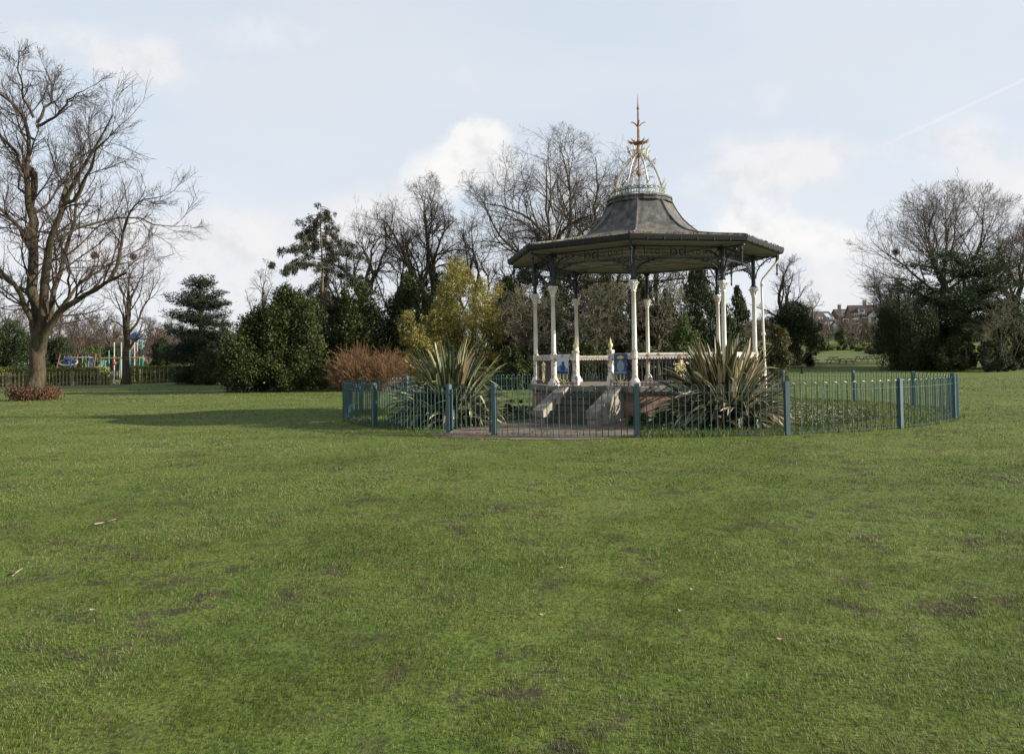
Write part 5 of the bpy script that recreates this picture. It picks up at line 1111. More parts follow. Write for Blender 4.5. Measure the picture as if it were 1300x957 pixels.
# ------------------------------------------------------------------ far woods (one mass of small bare trees each)
def wood(label, spots, hmin, hmax, mat, seed, leafy=0.0):
    rng = np.random.default_rng(seed); mb = MB(); lf = MB(); protos = []
    for v in range(5):
        m = MB(); h = 1.0; K = 7; Tt = np.zeros((1, K, 3)); Tt[0, :, 2] = np.linspace(0, 0.85, K); Tt[0, :, :2] += rng.normal(size=(K, 2)) * 0.012; R = np.linspace(0.022, 0.006, K)[None]; branch_tubes(m, Tt, R, 4)
        P, r, L = children(rng, Tt, R, 16, 0.18, 0.75, 0.42, 0.5, np.array([0.95]), 5, 0.16, 0.06, min_len=0.02); R2 = np.maximum(taper(r, 5, 0.4), 0.0028); branch_tubes(m, P, R2, 3)
        P, r, L = children(rng, P, R2, 9, 0.1, 0.7, 0.5, 0.6, L, 4, 0.16, 0.05, min_len=0.015); R3 = np.maximum(taper(r, 4, 0.5), 0.0018); branch_tubes(m, P, R3, 3)
        P, r, L = children(rng, P, R3, 4, 0.1, 0.7, 0.55, 0.7, L, 3, 0.16, 0.03, min_len=0.012); branch_tubes(m, P, np.maximum(taper(r, 3, 0.6), 0.0013), 3)
        protos.append((np.concatenate([a.reshape(-1, 3) for a in m.V]), np.concatenate([f for f in m.Fs])))
    for x, y in spots:
        V, Fq = protos[rng.integers(5)]; h = rng.uniform(hmin, hmax); a = rng.random() * 6.28; s = h * rng.uniform(0.8, 1.3); c, s_ = cos(a), sin(a)
        mb.add(np.stack([(V[:, 0] * c - V[:, 1] * s_) * s + x, (V[:, 0] * s_ + V[:, 1] * c) * s + y, V[:, 2] * h + float(terrain(x, y)) - 0.1], 1), Fq)
    tag(part('woodland', mb, M[mat], None), label, 'woodland', kind='stuff')
rng = np.random.default_rng(400)
sp = [(rng.uniform(40, 175), rng.uniform(168, 225)) for _ in range(130)] + [(rng.uniform(70, 140), rng.uniform(215, 236)) for _ in range(110)] + [(rng.uniform(40, 190), rng.uniform(280, 335)) for _ in range(150)]
wood('brown bare woodland covering the far hillside at right', sp, 3.0, 5.2, 'twig_far', 401)
sp = [(rng.uniform(-150, 30), rng.uniform(125, 210)) for _ in range(120)]
wood('brown bare woodland far behind the playground', sp, 6, 10, 'twig_far', 402)
m_scrub = mat_leaf('far_scrub_leaves', [(0.035, 0.035, 0.018), (0.065, 0.055, 0.030), (0.09, 0.072, 0.042), (0.05, 0.065, 0.022)], 0.8, 0.1)
def scrub(label, xr, yr, n, seed):
    rng = np.random.default_rng(seed); lb = []
    for _ in range(n):
        x, y = rng.uniform(*xr), rng.uniform(*yr); r = rng.uniform(1.2, 3.0); lb.append([x, y, float(terrain(x, y)) + r * 0.5, r * 1.3, r * 1.3, r])
    tag(part('undergrowth', lobe_foliage(rng, lb, n * 150, 0.7, 'out', floor=-99), m_scrub, None), label, 'undergrowth', kind='stuff')
scrub('brown scrub between the trees of the far hillside', (35, 180), (160, 335), 260, 411)
scrub('brown scrub in the far wood behind the playground', (-160, 40), (118, 210), 150, 412)

# ------------------------------------------------------------------ houses
M['tile_brown'] = mat_simple('brown_roof_tiles', (0.055, 0.043, 0.037), (0.095, 0.074, 0.063), 1.2, 0.9)
M['tile_dark'] = mat_simple('dark_roof_tiles', (0.05, 0.04, 0.042), (0.09, 0.07, 0.068), 1.2, 0.9)
M['render_white'] = mat_simple('white_house_render', (0.66, 0.65, 0.62), (0.76, 0.75, 0.72), 0.8, 0.8)
M['house_brick'] = mat_simple('house_red_brick', (0.17, 0.115, 0.09), (0.25, 0.17, 0.13), 1.5, 0.9)
M['glass'] = mat_simple('dark_window_glass', (0.03, 0.035, 0.04), (0.06, 0.07, 0.08), 0.5, 0.1, spec=0.8)
M['skylight'] = mat_simple('pale_blue_rooflight', (0.35, 0.45, 0.58), (0.45, 0.55, 0.68), 0.5, 0.15)
M['chimney'] = mat_simple('orange_chimney_brick', (0.42, 0.25, 0.13), (0.50, 0.32, 0.18), 2, 0.9)
def window(parent, x, y, z, w, h, name='window'):
    mb = MB(); t = 0.12
    for sx in (-1, 1): mb.box((x + sx * (w / 2), y, z), (t, 0.14, h + t))
    for sz in (-1, 1): mb.box((x, y, z + sz * (h / 2)), (w - t, 0.14, t))
    mb.box((x, y, z), (0.07, 0.10, h - t)); f = part(name, mb, M['render_white'], parent)
    mb = MB(); mb.box((x, y + 0.02, z), (w - t, 0.04, h - t)); part('pane', mb, M['glass'], f)
def house(label, px, D, ytop, w, d, wall, roofm, rot, wins=(), bays=(), dormers=(), chimneys=(), skylight=None, sink=0.0, group='houses on the far hill', hfix=None):
    loc = ground_at(px, D); H = hfix or height_at(px, ytop, D); rh = min(4.2, H * 0.42, d * 0.5); eh = H - rh
    t = thing('house', label, 'house', loc, rot, group); mb = MB(); mb.box((0, 0, eh / 2 - 1), (w, d, eh + 2))
    for s in (-1, 1): mb.add([[s * w / 2, -d / 2, eh], [s * w / 2, d / 2, eh], [s * w / 2, 0, H - 0.15]], [[0, 1, 2]])
    part('wall', mb, M[wall], t)
    o = 0.4; e2 = eh - o * rh / (d / 2); q = w / 2 + 0.35; th = 0.18
    mb = MB()
    for s in (-1, 1):
        mb.add([[-q, s * (d / 2 + o), e2], [q, s * (d / 2 + o), e2], [q, 0, H], [-q, 0, H], [-q, s * (d / 2 + o), e2 + th], [q, s * (d / 2 + o), e2 + th], [q, 0, H + th], [-q, 0, H + th]], [[0, 1, 2, 3], [4, 7, 6, 5], [0, 4, 5, 1], [0, 3, 7, 4], [1, 5, 6, 2]])
    rf = part('roof', mb, M[roofm], t)
    for cx, cm_ in chimneys:
        mb = MB(); mb.box((cx, 0.3, H + 0.5), (1.0, 0.7, 2.2)); mb.box((cx, 0.3, H + 1.62), (1.15, 0.85, 0.14))
        for k in (-0.28, 0.28): mb.lathe([(0.13, H + 1.69), (0.10, H + 2.1)], 7, c=(cx + k, 0.3, 0))
        part('chimney', mb, M[cm_], rf)
    for wx, wz, ww, wh in wins: window(t, wx, -d / 2 - 0.05, wz, ww, wh)
    for bx, bw, bh in bays:        # white gabled bay
        b0 = eh - bh * 0.62; mb = MB(); mb.box((bx, -d / 2 - 0.45, b0 / 2 + bh * 0.31 - 0.8), (bw, 1.0, b0 + bh * 0.62 + 1.6)); y = -d / 2 - 0.95
        mb.add([[bx - bw / 2, y, eh], [bx + bw / 2, y, eh], [bx, y, eh + bw * 0.5], [bx - bw / 2, 0, eh], [bx + bw / 2, 0, eh], [bx, 0, eh + bw * 0.5]], [[0, 1, 2]])
        b = part('gable_bay', mb, M['render_white'], t); mb = MB(); z1 = eh + bw * 0.5 + 0.12
        for s in (-1, 1): mb.add([[bx + s * (bw / 2 + 0.3), y - 0.2, eh - 0.2], [bx, y - 0.2, z1], [bx, 0.5, z1], [bx + s * (bw / 2 + 0.3), 0.5, eh - 0.2]], [[0, 1, 2, 3]])
        part('gable_roof', mb, M[roofm], b); window(t, bx, y - 0.06, eh - 1.3, bw * 0.6, 1.5)
    for dx, dw in dormers:
        zd = eh + rh * 0.22; mb = MB(); y = -d / 2 * 0.72; mb.box((dx, y / 2 - 0.2, zd + 0.7), (dw, abs(y) + 0.4, 1.5)); dm = part('dormer', mb, M['render_white'], rf)
        mb = MB(); mb.box((dx, y - 0.43, zd + 0.75), (dw * 0.7, 0.06, 0.9)); part('pane', mb, M['glass'], dm); mb = MB(); mb.box((dx, y / 2 - 0.25, zd + 1.52), (dw + 0.4, abs(y) + 0.8, 0.14)); part('dormer_roof', mb, M[roofm], dm)
    if skylight is not None:
        zs = eh + rh * 0.5; R = np.array(Matrix.Rotation(atan2(rh, d / 2), 3, 'X')); mb = MB(); mb.box((skylight, -d / 4 - 0.12, zs + 0.22), (1.6, 2.0, 0.1), R); part('skylight', mb, M['skylight'], rf)
    return t
house('brown roofed house with orange chimney and white gabled bay on the hill', 1096, 262, 388, 8.6, 8, 'house_brick', 'tile_brown', -0.1, wins=((-3.0, 4.6, 1.3, 1.5), (-0.6, 4.6, 1.1, 1.5)), bays=((1.9, 3.0, 3.6),), dormers=((-1.2, 1.8),), chimneys=((0.9, 'chimney'),))
house('house with a white bay at the right of the hill row', 1120, 268, 393, 7, 8, 'house_brick', 'tile_brown', 0.1, wins=((1.5, 5.5, 1.6, 1.6),), bays=((-1.6, 2.8, 3.0),), chimneys=((2.0, 'house_brick'),))
house('low white house front among the trees of the hillside', 1075, 238, 407, 6.5, 6, 'render_white', 'tile_dark', 0.05, wins=((-1.5, 3.6, 1.5, 1.3), (1.4, 3.6, 1.5, 1.3)))
house('long brown roofed house in the middle of the hill row', 1074, 285, 393, 7.5, 8, 'house_brick', 'tile_brown', 0.0, wins=((-2.0, 5, 1.3, 1.5), (1.8, 5, 1.3, 1.5)), chimneys=((-1.8, 'house_brick'),))
house('dark roofed house with a blue skylight at the left of the hill row', 1041, 250, 396, 6.6, 7, 'render_white', 'tile_dark', 0.25, wins=((1.9, 3.8, 1.2, 1.3), (-1.9, 3.8, 1.2, 1.3)), skylight=1.6, chimneys=((-2.4, 'house_brick'),))
house('brown roofed house among bare trees far left, beyond the dark yew', 222, 185, 426, 11, 9, 'house_brick', 'tile_brown', 0.2, wins=((-2.6, 4.2, 1.4, 1.4), (2.4, 4.2, 1.4, 1.4)), chimneys=((-3.5, 'house_brick'),), group='houses beyond the playground')
house('brown roofed house behind the play tower', 128, 180, 430, 14, 9, 'house_brick', 'tile_brown', -0.1, wins=((-3.6, 4.2, 1.4, 1.4), (3.4, 4.2, 1.4, 1.4)), chimneys=((3.5, 'house_brick'),), group='houses beyond the playground')

# ------------------------------------------------------------------ playground, hedges, pale fences
M['pale_wood'] = mat_simple('weathered_pale_timber', (0.22, 0.18, 0.12), (0.36, 0.30, 0.21), 3, 0.9)
M['brown_wood'] = mat_simple('brown_bench_timber', (0.12, 0.075, 0.062), (0.20, 0.135, 0.115), 4, 0.8)
M['grey_wood'] = mat_simple('dark_weathered_timber', (0.05, 0.04, 0.032), (0.10, 0.08, 0.062), 4, 0.85)
for nm, c in (('p_yellow', (0.50, 0.34, 0.05)), ('p_blue', (0.03, 0.05, 0.14)), ('p_red', (0.42, 0.06, 0.06)), ('p_white', (0.45, 0.46, 0.45)), ('p_green', (0.05, 0.24, 0.16)), ('p_teal', (0.10, 0.34, 0.32)), ('p_rust', (0.17, 0.075, 0.05)), ('p_steel', (0.50, 0.51, 0.50))):
    M[nm] = mat_simple('play_paint_' + nm[2:], tuple(np.array(c) * 0.85), c, 3, 0.4)
def hedge(label, pxa, pxb, Da, Db, h, seed, n):
    rng = np.random.default_rng(seed); a, b = ground_at(pxa, Da), ground_at(pxb, Db); t = thing('hedge', label, 'hedge', a, 0, 'clipped hedges by the playground'); d = b - a; L = np.linalg.norm(d[:2]); u = d / L; s = np.array([-u[1], u[0], 0])
    q = rng.random(n); f = rng.random(n); w = rng.uniform(-0.6, 0.6, n); z = np.where(f < 0.35, h + rng.normal(size=n) * 0.05, rng.random(n) * h); w = np.where(f >= 0.35, np.where(rng.random(n) < 0.75, -0.6, 0.6) + rng.normal(size=n) * 0.07, w)
    C = u * (q * L)[:, None] + s * w[:, None] + np.array([0, 0, 1.0]) * z[:, None]; C[:, 2] += d[2] * q - u[2] * q * L
    mb = MB(); leaves(mb, C, rand_dir(rng, n) + [0, 0, 0.4], rand_dir(rng, n) + s * -1 + [0, 0, 0.5], 0.22, 0.16); part('foliage', mb, M['hedge'], t)
    mb = MB()
    for i in range(int(L / 0.5)): p = u * (i * 0.5 + 0.25); mb.tube([p + [0, 0, -0.05], p + [rng.normal() * 0.05, rng.normal() * 0.05, h * 0.5], p + [rng.normal() * 0.1, rng.normal() * 0.1, h * 0.9]], 0.03, 4)
    part('stem', mb, M['bark'], t)
hedge('clipped hedge behind pale palings left of the lime trunk', -30, 34, 77, 78.5, 1.75, 501, 4200)
hedge('clipped hedge behind pale palings between lime trunk and gap', 55, 138, 78.5, 82, 1.65, 502, 5200)
hedge('clipped hedge behind palings right of the slim bare tree', 167, 249, 84, 88, 1.72, 503, 5200)
def palings(label, pxa, pxb, Da, Db, h, step):
    a, b = ground_at(pxa, Da), ground_at(pxb, Db); t = thing('picket_fence', label, 'fence', a, 0, 'pale picket fences by the playground'); d = b - a; L = np.linalg.norm(d); n = int(L / step); mb = MB(); u = d / L; ang = atan2(u[1], u[0])
    for i in range(n): p = u * (i + 0.5) * step; mb.box((p[0], p[1], p[2] + h / 2 - 0.05), (0.075, 0.022, h + 0.1), ang); mb.box((p[0], p[1], p[2] + h + 0.02), (0.075, 0.022, 0.05), ang, top=0.3)
    part('pale', mb, M['pale_wood'], t); mb = MB(); s = np.array([-u[1], u[0], 0]) * 0.035
    for z in (0.3, h - 0.25): mb.beam(s + [0, 0, z], d + s + [0, 0, z], 0.07, 0.04)
    part('rail', mb, M['pale_wood'], t)
    for i in range(0, n + 1, 8): mb = MB(); p = u * min(i * step, L) + s * 2; mb.box((p[0], p[1], p[2] + h / 2 - 0.1), (0.1, 0.1, h + 0.2), ang); part('post', mb, M['pale_wood'], t)
palings('pale picket fence before the hedge left of the lime trunk', -30, 36, 76, 77.4, 1.35, 0.34)
palings('pale picket fence before the hedge right of the lime trunk', 56, 139, 77.4, 80.8, 1.35, 0.30)
palings('pale picket fence across the gap by the slim bare tree', 141, 166, 81, 82.5, 1.35, 0.24)
palings('pale picket fence before the right hand hedge', 178, 249, 83.2, 86.6, 1.5, 0.42)

def place(px, D): return ground_at(px, D)
t = thing('swing_frame', 'rust brown swing frame behind the hedge', 'swings', place(99, 90)); W = 2.0
mb = MB(); mb.tube([[-W, 0, 3.3], [W, 0, 3.3]], 0.06, 7); part('top_bar', mb, M['p_rust'], t)
for x in (-W, 0, W):
    for s in (-1, 1): mb = MB(); mb.tube([[x, 0, 3.3], [x + 0.25 * (x > 0) - 0.25 * (x < 0), s * 1.1, 0]], 0.055, 6); part('leg', mb, M['p_rust'], t)
for x in (-1.3, -0.6, 0.7, 1.4):
    mb = MB(); mb.box((x, 0, 0.75), (0.45, 0.2, 0.06)); q = part('seat', mb, M['black'], t); mb = MB()
    for s in (-0.2, 0.2): mb.tube([[x + s, 0, 0.78], [x + s, 0, 3.28]], 0.014, 4)
    part('chain', mb, M['p_steel'], q)
t = thing('climbing_arch', 'white ring and blue post climbing arch behind the hedge', 'climbing frame', place(87, 88))
mb = MB(); th = np.linspace(0, 2 * pi, 25); mb.tube(np.stack([1.0 * np.cos(th), 0.3 * np.sin(th), 2.35 + 0.32 * np.sin(th)], 1), 0.07, 6); part('ring', mb, M['p_white'], t)
for x in (-0.35, 0.0): mb = MB(); mb.tube([[x, 0, 0], [x, 0, 2.6]], 0.10, 7); part('post', mb, M['p_blue'], t)
mb = MB(); mb.lathe([(0.05, 2.6), (0.45, 2.66), (0.45, 2.74), (0.05, 3.05)], 10, c=(-0.1, 0, 0)); part('cap', mb, M['p_blue'], t)
t = thing('overhead_ladder', 'white overhead ladder on blue posts behind the hedge', 'climbing frame', place(104, 87))
mb = MB()
for s in (-0.35, 0.35): mb.tube([[-1.0, s, 2.85], [1.0, s, 2.85]], 0.06, 6)
for i in range(7): mb.tube([[-0.9 + 0.3 * i, -0.35, 2.85], [-0.9 + 0.3 * i, 0.35, 2.85]], 0.03, 5)
part('ladder', mb, M['p_white'], t)
for x in (-1.0, 1.0):
    for s in (-0.35, 0.35): mb = MB(); mb.tube([[x, s, 2.85], [x + 0.1 * x, s, 0]], 0.08, 6); part('post', mb, M['p_blue'], t)
t = thing('slide', 'pale steel slide descending left from the play tower', 'slide', place(132, 90)); mb = MB()
mb.beam((-1.7, 0, 0.35), (0.2, 0, 2.45), 0.55, 0.06)
for s in (-0.29, 0.29): mb.beam((-1.7, s, 0.45), (0.2, s, 2.55), 0.04, 0.22)
part('chute', mb, M['p_steel'], t); mb = MB()
for s in (-0.25, 0.25): mb.tube([[0.2, s, 2.5], [0.75, s, 0]], 0.04, 5)
for k in range(6): mb.tube([[0.70 - 0.09 * k, -0.25, 0.3 + 0.38 * k], [0.70 - 0.09 * k, 0.25, 0.3 + 0.38 * k]], 0.025, 5)
part('ladder', mb, M['p_green'], t)
t = thing('monkey_bars', 'long yellow monkey bars on green posts', 'climbing frame', place(155, 87)); mb = MB()
for s in (-0.4, 0.4): mb.tube([[-2.1, s, 2.75], [2.1, s, 2.75]], 0.075, 6)
for i in range(14): mb.tube([[-2.0 + 0.31 * i, -0.4, 2.75], [-2.0 + 0.31 * i, 0.4, 2.75]], 0.03, 5)
part('bars', mb, M['p_yellow'], t)
for x in (-2.1, 0.0, 2.1):
    for s in (-0.4, 0.4): mb = MB(); mb.tube([[x, s, 2.75], [x - 0.12, s, 0]], 0.07, 6); part('post', mb, M['p_green'], t)
t = thing('play_tower', 'tall play tower with white and teal poles, blue roof and red ball panel', 'climbing frame', place(160, 91))
for i, (x, y, h, m_) in enumerate(((-1.55, -0.8, 3.6, 'p_teal'), (-0.95, -0.8, 4.5, 'p_white'), (-0.55, 0.6, 4.2, 'p_teal'), (-0.15, -0.8, 4.5, 'p_white'), (0.8, -0.8, 4.9, 'p_teal'), (1.0, 0.6, 4.6, 'p_white'), (1.35, -0.8, 4.9, 'p_white'), (1.55, 0.6, 4.6, 'p_teal'))):
    mb = MB(); mb.lathe([(0.065, 0), (0.065, h), (0.03, h + 0.08)], 8, c=(x, y, 0)); part('pole', mb, M[m_], t)
mb = MB(); mb.box((0.15, -0.1, 1.6), (3.1, 1.3, 0.1)); part('deck', mb, M['grey_wood'], t)
mb = MB(); mb.lathe([(1.05, 4.9), (1.05, 5.0), (0.05, 5.75)], 4, a0=pi / 4, c=(1.1, -0.1, 0)); part('tower_roof', mb, M['p_blue'], t)
mb = MB(); th = np.linspace(-pi / 2, pi / 2, 9); mb.lathe([(max(0.01, 0.22 * cos(a)), 2.2 + 0.22 * sin(a)) for a in th], 14, c=(-0.85, -0.95, 0)); part('ball', mb, M['p_red'], t, smooth=True)
mb = MB(); mb.box((-1.9, -0.2, 2.1), (0.9, 0.08, 1.3)); part('panel', mb, M['navy'], t)
for z in (2.1, 2.5): mb = MB(); mb.tube([[0.8, -0.8, z], [1.35, -0.8, z]], 0.035, 5); mb.tube([[-0.95, -0.8, z + 0.2], [-0.15, -0.8, z + 0.2]], 0.035, 5); part('guard_rail', mb, M['p_teal'], t)

# benches and picnic tables
def bench(label, px, D, L, rot):
    t = thing('park_bench', label, 'bench', ground_at(px, D), rot); 
    for nm, z, y, n in (('seat', 0.45, 0.0, 4),): mb = MB(); [mb.box((0, y + 0.11 * i - 0.16, z), (L, 0.09, 0.04)) for i in range(n)]; part(nm, mb, M['brown_wood'], t)
    mb = MB(); [mb.box((0, 0.27 + 0.02 * i, 0.60 + 0.14 * i), (L, 0.035, 0.10)) for i in range(3)]; part('backrest', mb, M['brown_wood'], t)
    for x in (-L / 2 + 0.15, L / 2 - 0.15):
        mb = MB(); mb.beam((x, -0.2, 0), (x, -0.2, 0.43), 0.07, 0.07); mb.beam((x, 0.24, 0), (x, 0.30, 0.95), 0.07, 0.05); mb.beam((x, -0.24, 0.65), (x, 0.28, 0.65), 0.05, 0.05); mb.beam((x, -0.2, 0.42), (x, -0.2, 0.65), 0.05, 0.05); part('leg', mb, M['grey_wood'], t)
bench('brown wooden bench by the cedar at the end of the hedge', 258, 80, 2.2, 0.1)
t = thing('long_table', 'long low table with reddish brown top between yellow bush and lone yew', 'table', ground_at(1006, 84))
mb = MB(); [mb.box((0, -0.38 + 0.19 * i, 0.76), (2.7, 0.175, 0.05)) for i in range(5)]; part('table_top', mb, M['brown_wood'], t)
for x in (-1.0, 1.0): mb = MB(); mb.box((x, 0, 0.36), (0.10, 0.5, 0.76)); mb.box((x, 0, 0.05), (0.14, 0.8, 0.08)); part('leg', mb, M['grey_wood'], t)
def picnic(label, px, D, rot):
    t = thing('picnic_table', label, 'picnic table', ground_at(px, D), rot, 'picnic tables on the far lawn')
    mb = MB(); [mb.box((0, -0.3 + 0.15 * i, 0.75), (1.8, 0.135, 0.045)) for i in range(5)]; part('table_top', mb, M['grey_wood'], t)
    for s in (-1, 1):
        mb = MB(); [mb.box((0, s * (0.68 + 0.14 * i), 0.45), (1.8, 0.125, 0.045)) for i in range(2)]; part('seat', mb, M['grey_wood'], t)
        mb = MB(); x = s * 0.62; mb.beam((x, -0.72, 0), (x, -0.22, 0.73), 0.09, 0.045); mb.beam((x, 0.72, 0), (x, 0.22, 0.73), 0.09, 0.045); mb.beam((x + 0.05, -0.82, 0.40), (x + 0.05, 0.82, 0.40), 0.045, 0.09); mb.beam((x + 0.05, -0.33, 0.70), (x + 0.05, 0.33, 0.70), 0.045, 0.07); part('frame', mb, M['grey_wood'], t)
    return t
pt = picnic('dark picnic table nearest the lone yew, leftmost on the far lawn', 1031, 109, 1.45)
for px, D, r, lab in ((1058, 110, 1.62, 'dark picnic table second from the lone yew'), (1074, 104, 0.5, 'nearest picnic table, standing just before the thin path'), (1094, 111, 0.3, 'picnic table second from the right, turned side on'), (1105, 112, 1.5, 'rightmost picnic table, nearest the columnar yew')):
    copy_thing(pt, lab, ground_at(px, D), r)

# ================================================================== LIGHT, SKY, CAMERA
SUN_AZ, SUN_EL = radians(-7), radians(21)
sd = Vector((cos(SUN_AZ) * cos(SUN_EL), sin(SUN_AZ) * cos(SUN_EL), sin(SUN_EL)))
li = bpy.data.lights.new('sun', 'SUN'); li.energy = 4.9; li.angle = radians(0.6); li.color = (1.0, 0.93, 0.82)
so_ = bpy.data.objects.new('sun', li); COL.objects.link(so_); so_.rotation_euler = sd.to_track_quat('Z', 'Y').to_euler()

w = bpy.data.worlds.new('World'); sc.world = w; w.use_nodes = True; t = NT(w.node_tree); bg = t.n['Background']
sky = t.new('ShaderNodeTexSky'); sky.sky_type = 'NISHITA'; sky.sun_disc = False; sky.sun_elevation = SUN_EL; sky.sun_rotation = pi / 2 - SUN_AZ; sky.air_density = 1.0; sky.dust_density = 1.6; sky.ozone_density = 1.0
gen = t.new('ShaderNodeTexCoord').outputs['Generated']; dv = t.vmath('NORMALIZE', gen).outputs[0]; sp = t.new('ShaderNodeSeparateXYZ'); t.link(dv, sp.inputs[0])
den = t.math('ADD', t.math('MAXIMUM', sp.outputs['Z'], 0.0), 0.16)
cb = t.new('ShaderNodeCombineXYZ'); t.link(t.math('DIVIDE', sp.outputs['X'], den), cb.inputs[0]); t.link(t.math('DIVIDE', sp.outputs['Y'], den), cb.inputs[1]); t.link(t.math('MULTIPLY', sp.outputs['Z'], 3.5), cb.inputs[2])
n1 = t.noise(cb.outputs[0], 0.85, 7, 0.55); n2 = t.noise(dv, 9.0, 7, 0.6)
def blob(px, py, rx, ry):
    """soft mound about one direction of the sky"""
    d = nrm(ray(px, py)); r_ = nrm(np.cross(d, [0, 0, 1.0])); u_ = np.cross(r_, d)
    a = t.math('MULTIPLY', t.vmath('DOT_PRODUCT', dv, r_).outputs['Value'], F / rx); b = t.math('MULTIPLY', t.vmath('DOT_PRODUCT', dv, u_).outputs['Value'], F / ry)
    e = t.math('ADD', t.math('MULTIPLY', a, a), t.math('MULTIPLY', b, b)); f = t.math('GREATER_THAN', t.vmath('DOT_PRODUCT', dv, d).outputs['Value'], 0.0)
    return t.math('MULTIPLY', t.math('POWER', 2.718, t.math('MULTIPLY', e, -1.0)), f)
def mounds(rows):
    cum = None
    for px, py, rx, ry, gn in rows:
        q = t.math('MULTIPLY', blob(px, py, rx, ry), gn); cum = q if cum is None else t.math('ADD', cum, q)
    return cum
n3 = t.noise(dv, 22.0, 6, 0.6)
hard = mounds(((592, 205, 42, 40, 1.0), (612, 168, 36, 22, 0.9), (545, 226, 40, 24, 0.75), (650, 222, 36, 30, 0.6), (985, 300, 60, 30, 0.85), (930, 275, 50, 36, 0.6), (1075, 312, 60, 26, 0.7)))
puff = t.math('ADD', hard, t.math('ADD', t.math('MULTIPLY', t.math('SUBTRACT', n2, 0.5), 1.6), t.math('MULTIPLY', t.math('SUBTRACT', n3, 0.5), 1.0)))
m1 = t.math('MULTIPLY', t.mapr(puff, 0.30, 0.72), t.mapr(hard, 0.05, 0.35))
soft = mounds(((345, 40, 60, 30, 0.9), (1035, 205, 60, 34, 0.8), (985, 118, 40, 24, 0.6), (110, 60, 110, 34, 0.9), (190, 95, 60, 26, 0.6), (1265, 240, 80, 50, 0.9), (60, 310, 170, 40, 0.6), (330, 300, 170, 36, 0.9), (300, 370, 160, 40, 0.7), (470, 262, 90, 34, 0.9), (1080, 360, 90, 40, 0.9), (720, 240, 90, 60, 0.5), (1180, 180, 90, 26, 0.6), (930, 225, 90, 50, 0.7), (560, 100, 120, 24, 0.5)))
m2 = t.mapr(t.math('ADD', soft, t.math('MULTIPLY', t.math('SUBTRACT', n2, 0.5), 2.2)), 0.25, 1.15)
m2 = t.math('MULTIPLY', m2, t.mapr(soft, 0.03, 0.4))
n2s = t.noise(t.vmath('ADD', dv, (0.012, 0.0, 0.022)).outputs[0], 9.0, 7, 0.6); n3s = t.noise(t.vmath('ADD', dv, (0.005, 0.0, 0.009)).outputs[0], 22.0, 6, 0.6)
relief = t.math('ADD', t.math('MULTIPLY', t.math('SUBTRACT', n2, n2s), 1.3), t.math('MULTIPLY', t.math('SUBTRACT', n3, n3s), 0.6))
def lit(col, amount): return t.mix(1.0, col, t.ramp(t.math('ADD', t.math('MULTIPLY', relief, amount), 0.5), [(0.0, (0.80, 0.815, 0.85)), (0.5, (1, 1, 1)), (1.0, (1.06, 1.055, 1.04))]), 'MULTIPLY')
veil = t.mapr(n1, 0.36, 0.70, 0.0, 1.0)
lowband = t.mapr(sp.outputs['Z'], 0.30, 0.03, 0.0, 1.0)
CL = 5.7
c = t.mix(0.80, sky.outputs[0], (CL * 0.79, CL * 0.88, CL * 0.985))
c = t.mix(t.math('MULTIPLY', veil, 0.38), c, (CL * 0.90, CL * 0.915, CL * 0.95))
c = t.mix(t.math('MULTIPLY', lowband, 0.6), c, (CL * 0.93, CL * 0.945, CL * 0.985))
shade = t.mapr(t.noise(cb.outputs[0], 1.9, 6, 0.6), 0.40, 0.66, 0.0, 0.22)
c = t.mix(shade, c, (CL * 0.78, CL * 0.80, CL * 0.85))
c = t.mix(t.math('MULTIPLY', m2, 0.8), c, lit((CL * 0.955, CL * 0.935, CL * 0.94), 1.6))
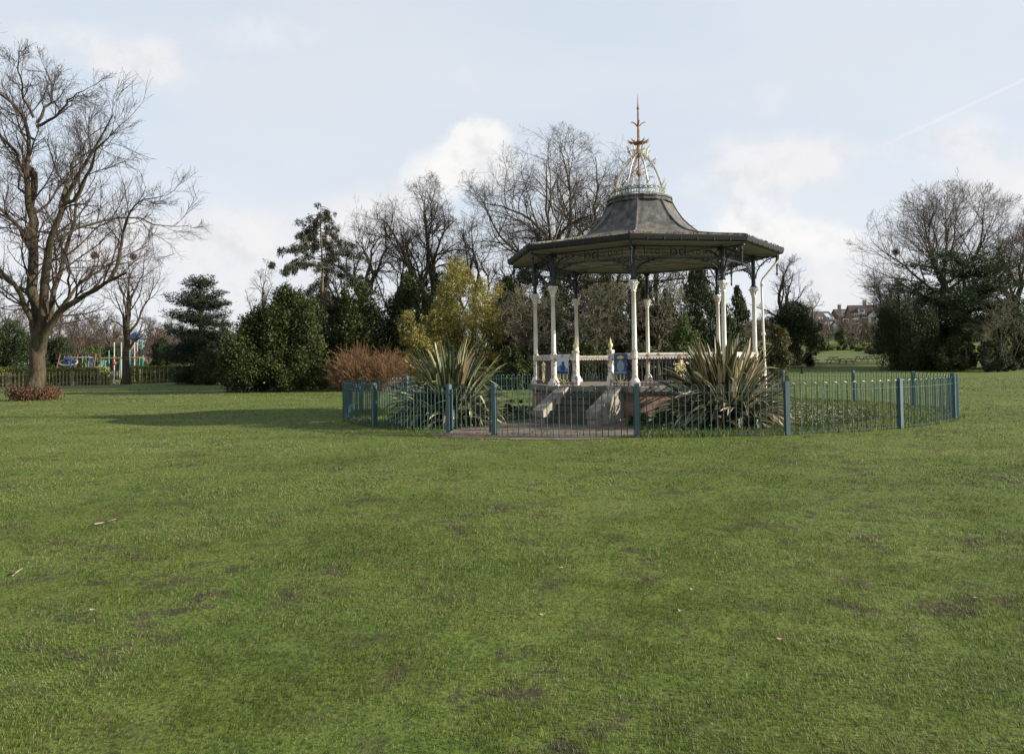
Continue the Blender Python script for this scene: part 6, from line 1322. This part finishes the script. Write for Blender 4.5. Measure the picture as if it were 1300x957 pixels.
c = t.mix(t.math('MULTIPLY', m1, t.mapr(hard, 0.3, 1.0, 0.45, 0.95)), c, lit((CL * 1.01, CL * 1.0, CL * 0.99), 1.8))
# thin vapour trail at the upper right
dA, dB = nrm(ray(1100, 195)), nrm(ray(1320, 92)); nn = nrm(np.cross(dA, dB)); off = t.math('ABSOLUTE', t.vmath('DOT_PRODUCT', dv, nn).outputs['Value'])
al = t.math('MULTIPLY', t.mapr(t.vmath('DOT_PRODUCT', dv, nrm(dB - dA)).outputs['Value'], float(np.dot(dA, nrm(dB - dA))), float(np.dot(dA, nrm(dB - dA))) + 0.06), t.mapr(off, 0.0026, 0.0006))
al = t.math('MULTIPLY', al, t.math('GREATER_THAN', t.vmath('DOT_PRODUCT', dv, dA).outputs['Value'], 0.5))
c = t.mix(t.math('MULTIPLY', al, 0.22), c, (CL * 1.05, CL * 1.05, CL * 1.05))
c = t.mix(t.mapr(sp.outputs['Z'], 0.44, 0.72), c, t.mix(0.42, t.mix(1.0, sky.outputs[0], (0.95, 0.95, 0.95), 'MULTIPLY'), (CL * 0.5, CL * 0.55, CL * 0.62)))
t.link(c, bg.inputs['Color']); bg.inputs['Strength'].default_value = 0.10

cam = bpy.data.cameras.new('camera'); co = bpy.data.objects.new('camera', cam); COL.objects.link(co); sc.camera = co
r2 = RIGHT * cos(ROLL) - UP * sin(ROLL); u2 = RIGHT * sin(ROLL) + UP * cos(ROLL)
# pixel (x, y) of the model above uses: image right = RIGHT rotated by +ROLL seen on screen
r2 = RIGHT * cos(ROLL) - UP * sin(ROLL); u2 = UP * cos(ROLL) + RIGHT * sin(ROLL)
co.matrix_world = Matrix(((r2[0], u2[0], -FWD[0], 0), (r2[1], u2[1], -FWD[1], 0), (r2[2], u2[2], -FWD[2], CAMH), (0, 0, 0, 1)))
cam.sensor_width = 36; cam.lens = 36 * F / 1300; cam.shift_y = -44.5 / 1300; cam.clip_start = 0.05; cam.clip_end = 3000
vs = sc.view_settings; vs.view_transform = 'Standard'; vs.look = 'None'; vs.gamma = 1.0; vs.use_curve_mapping = False; vs.exposure = 0.74
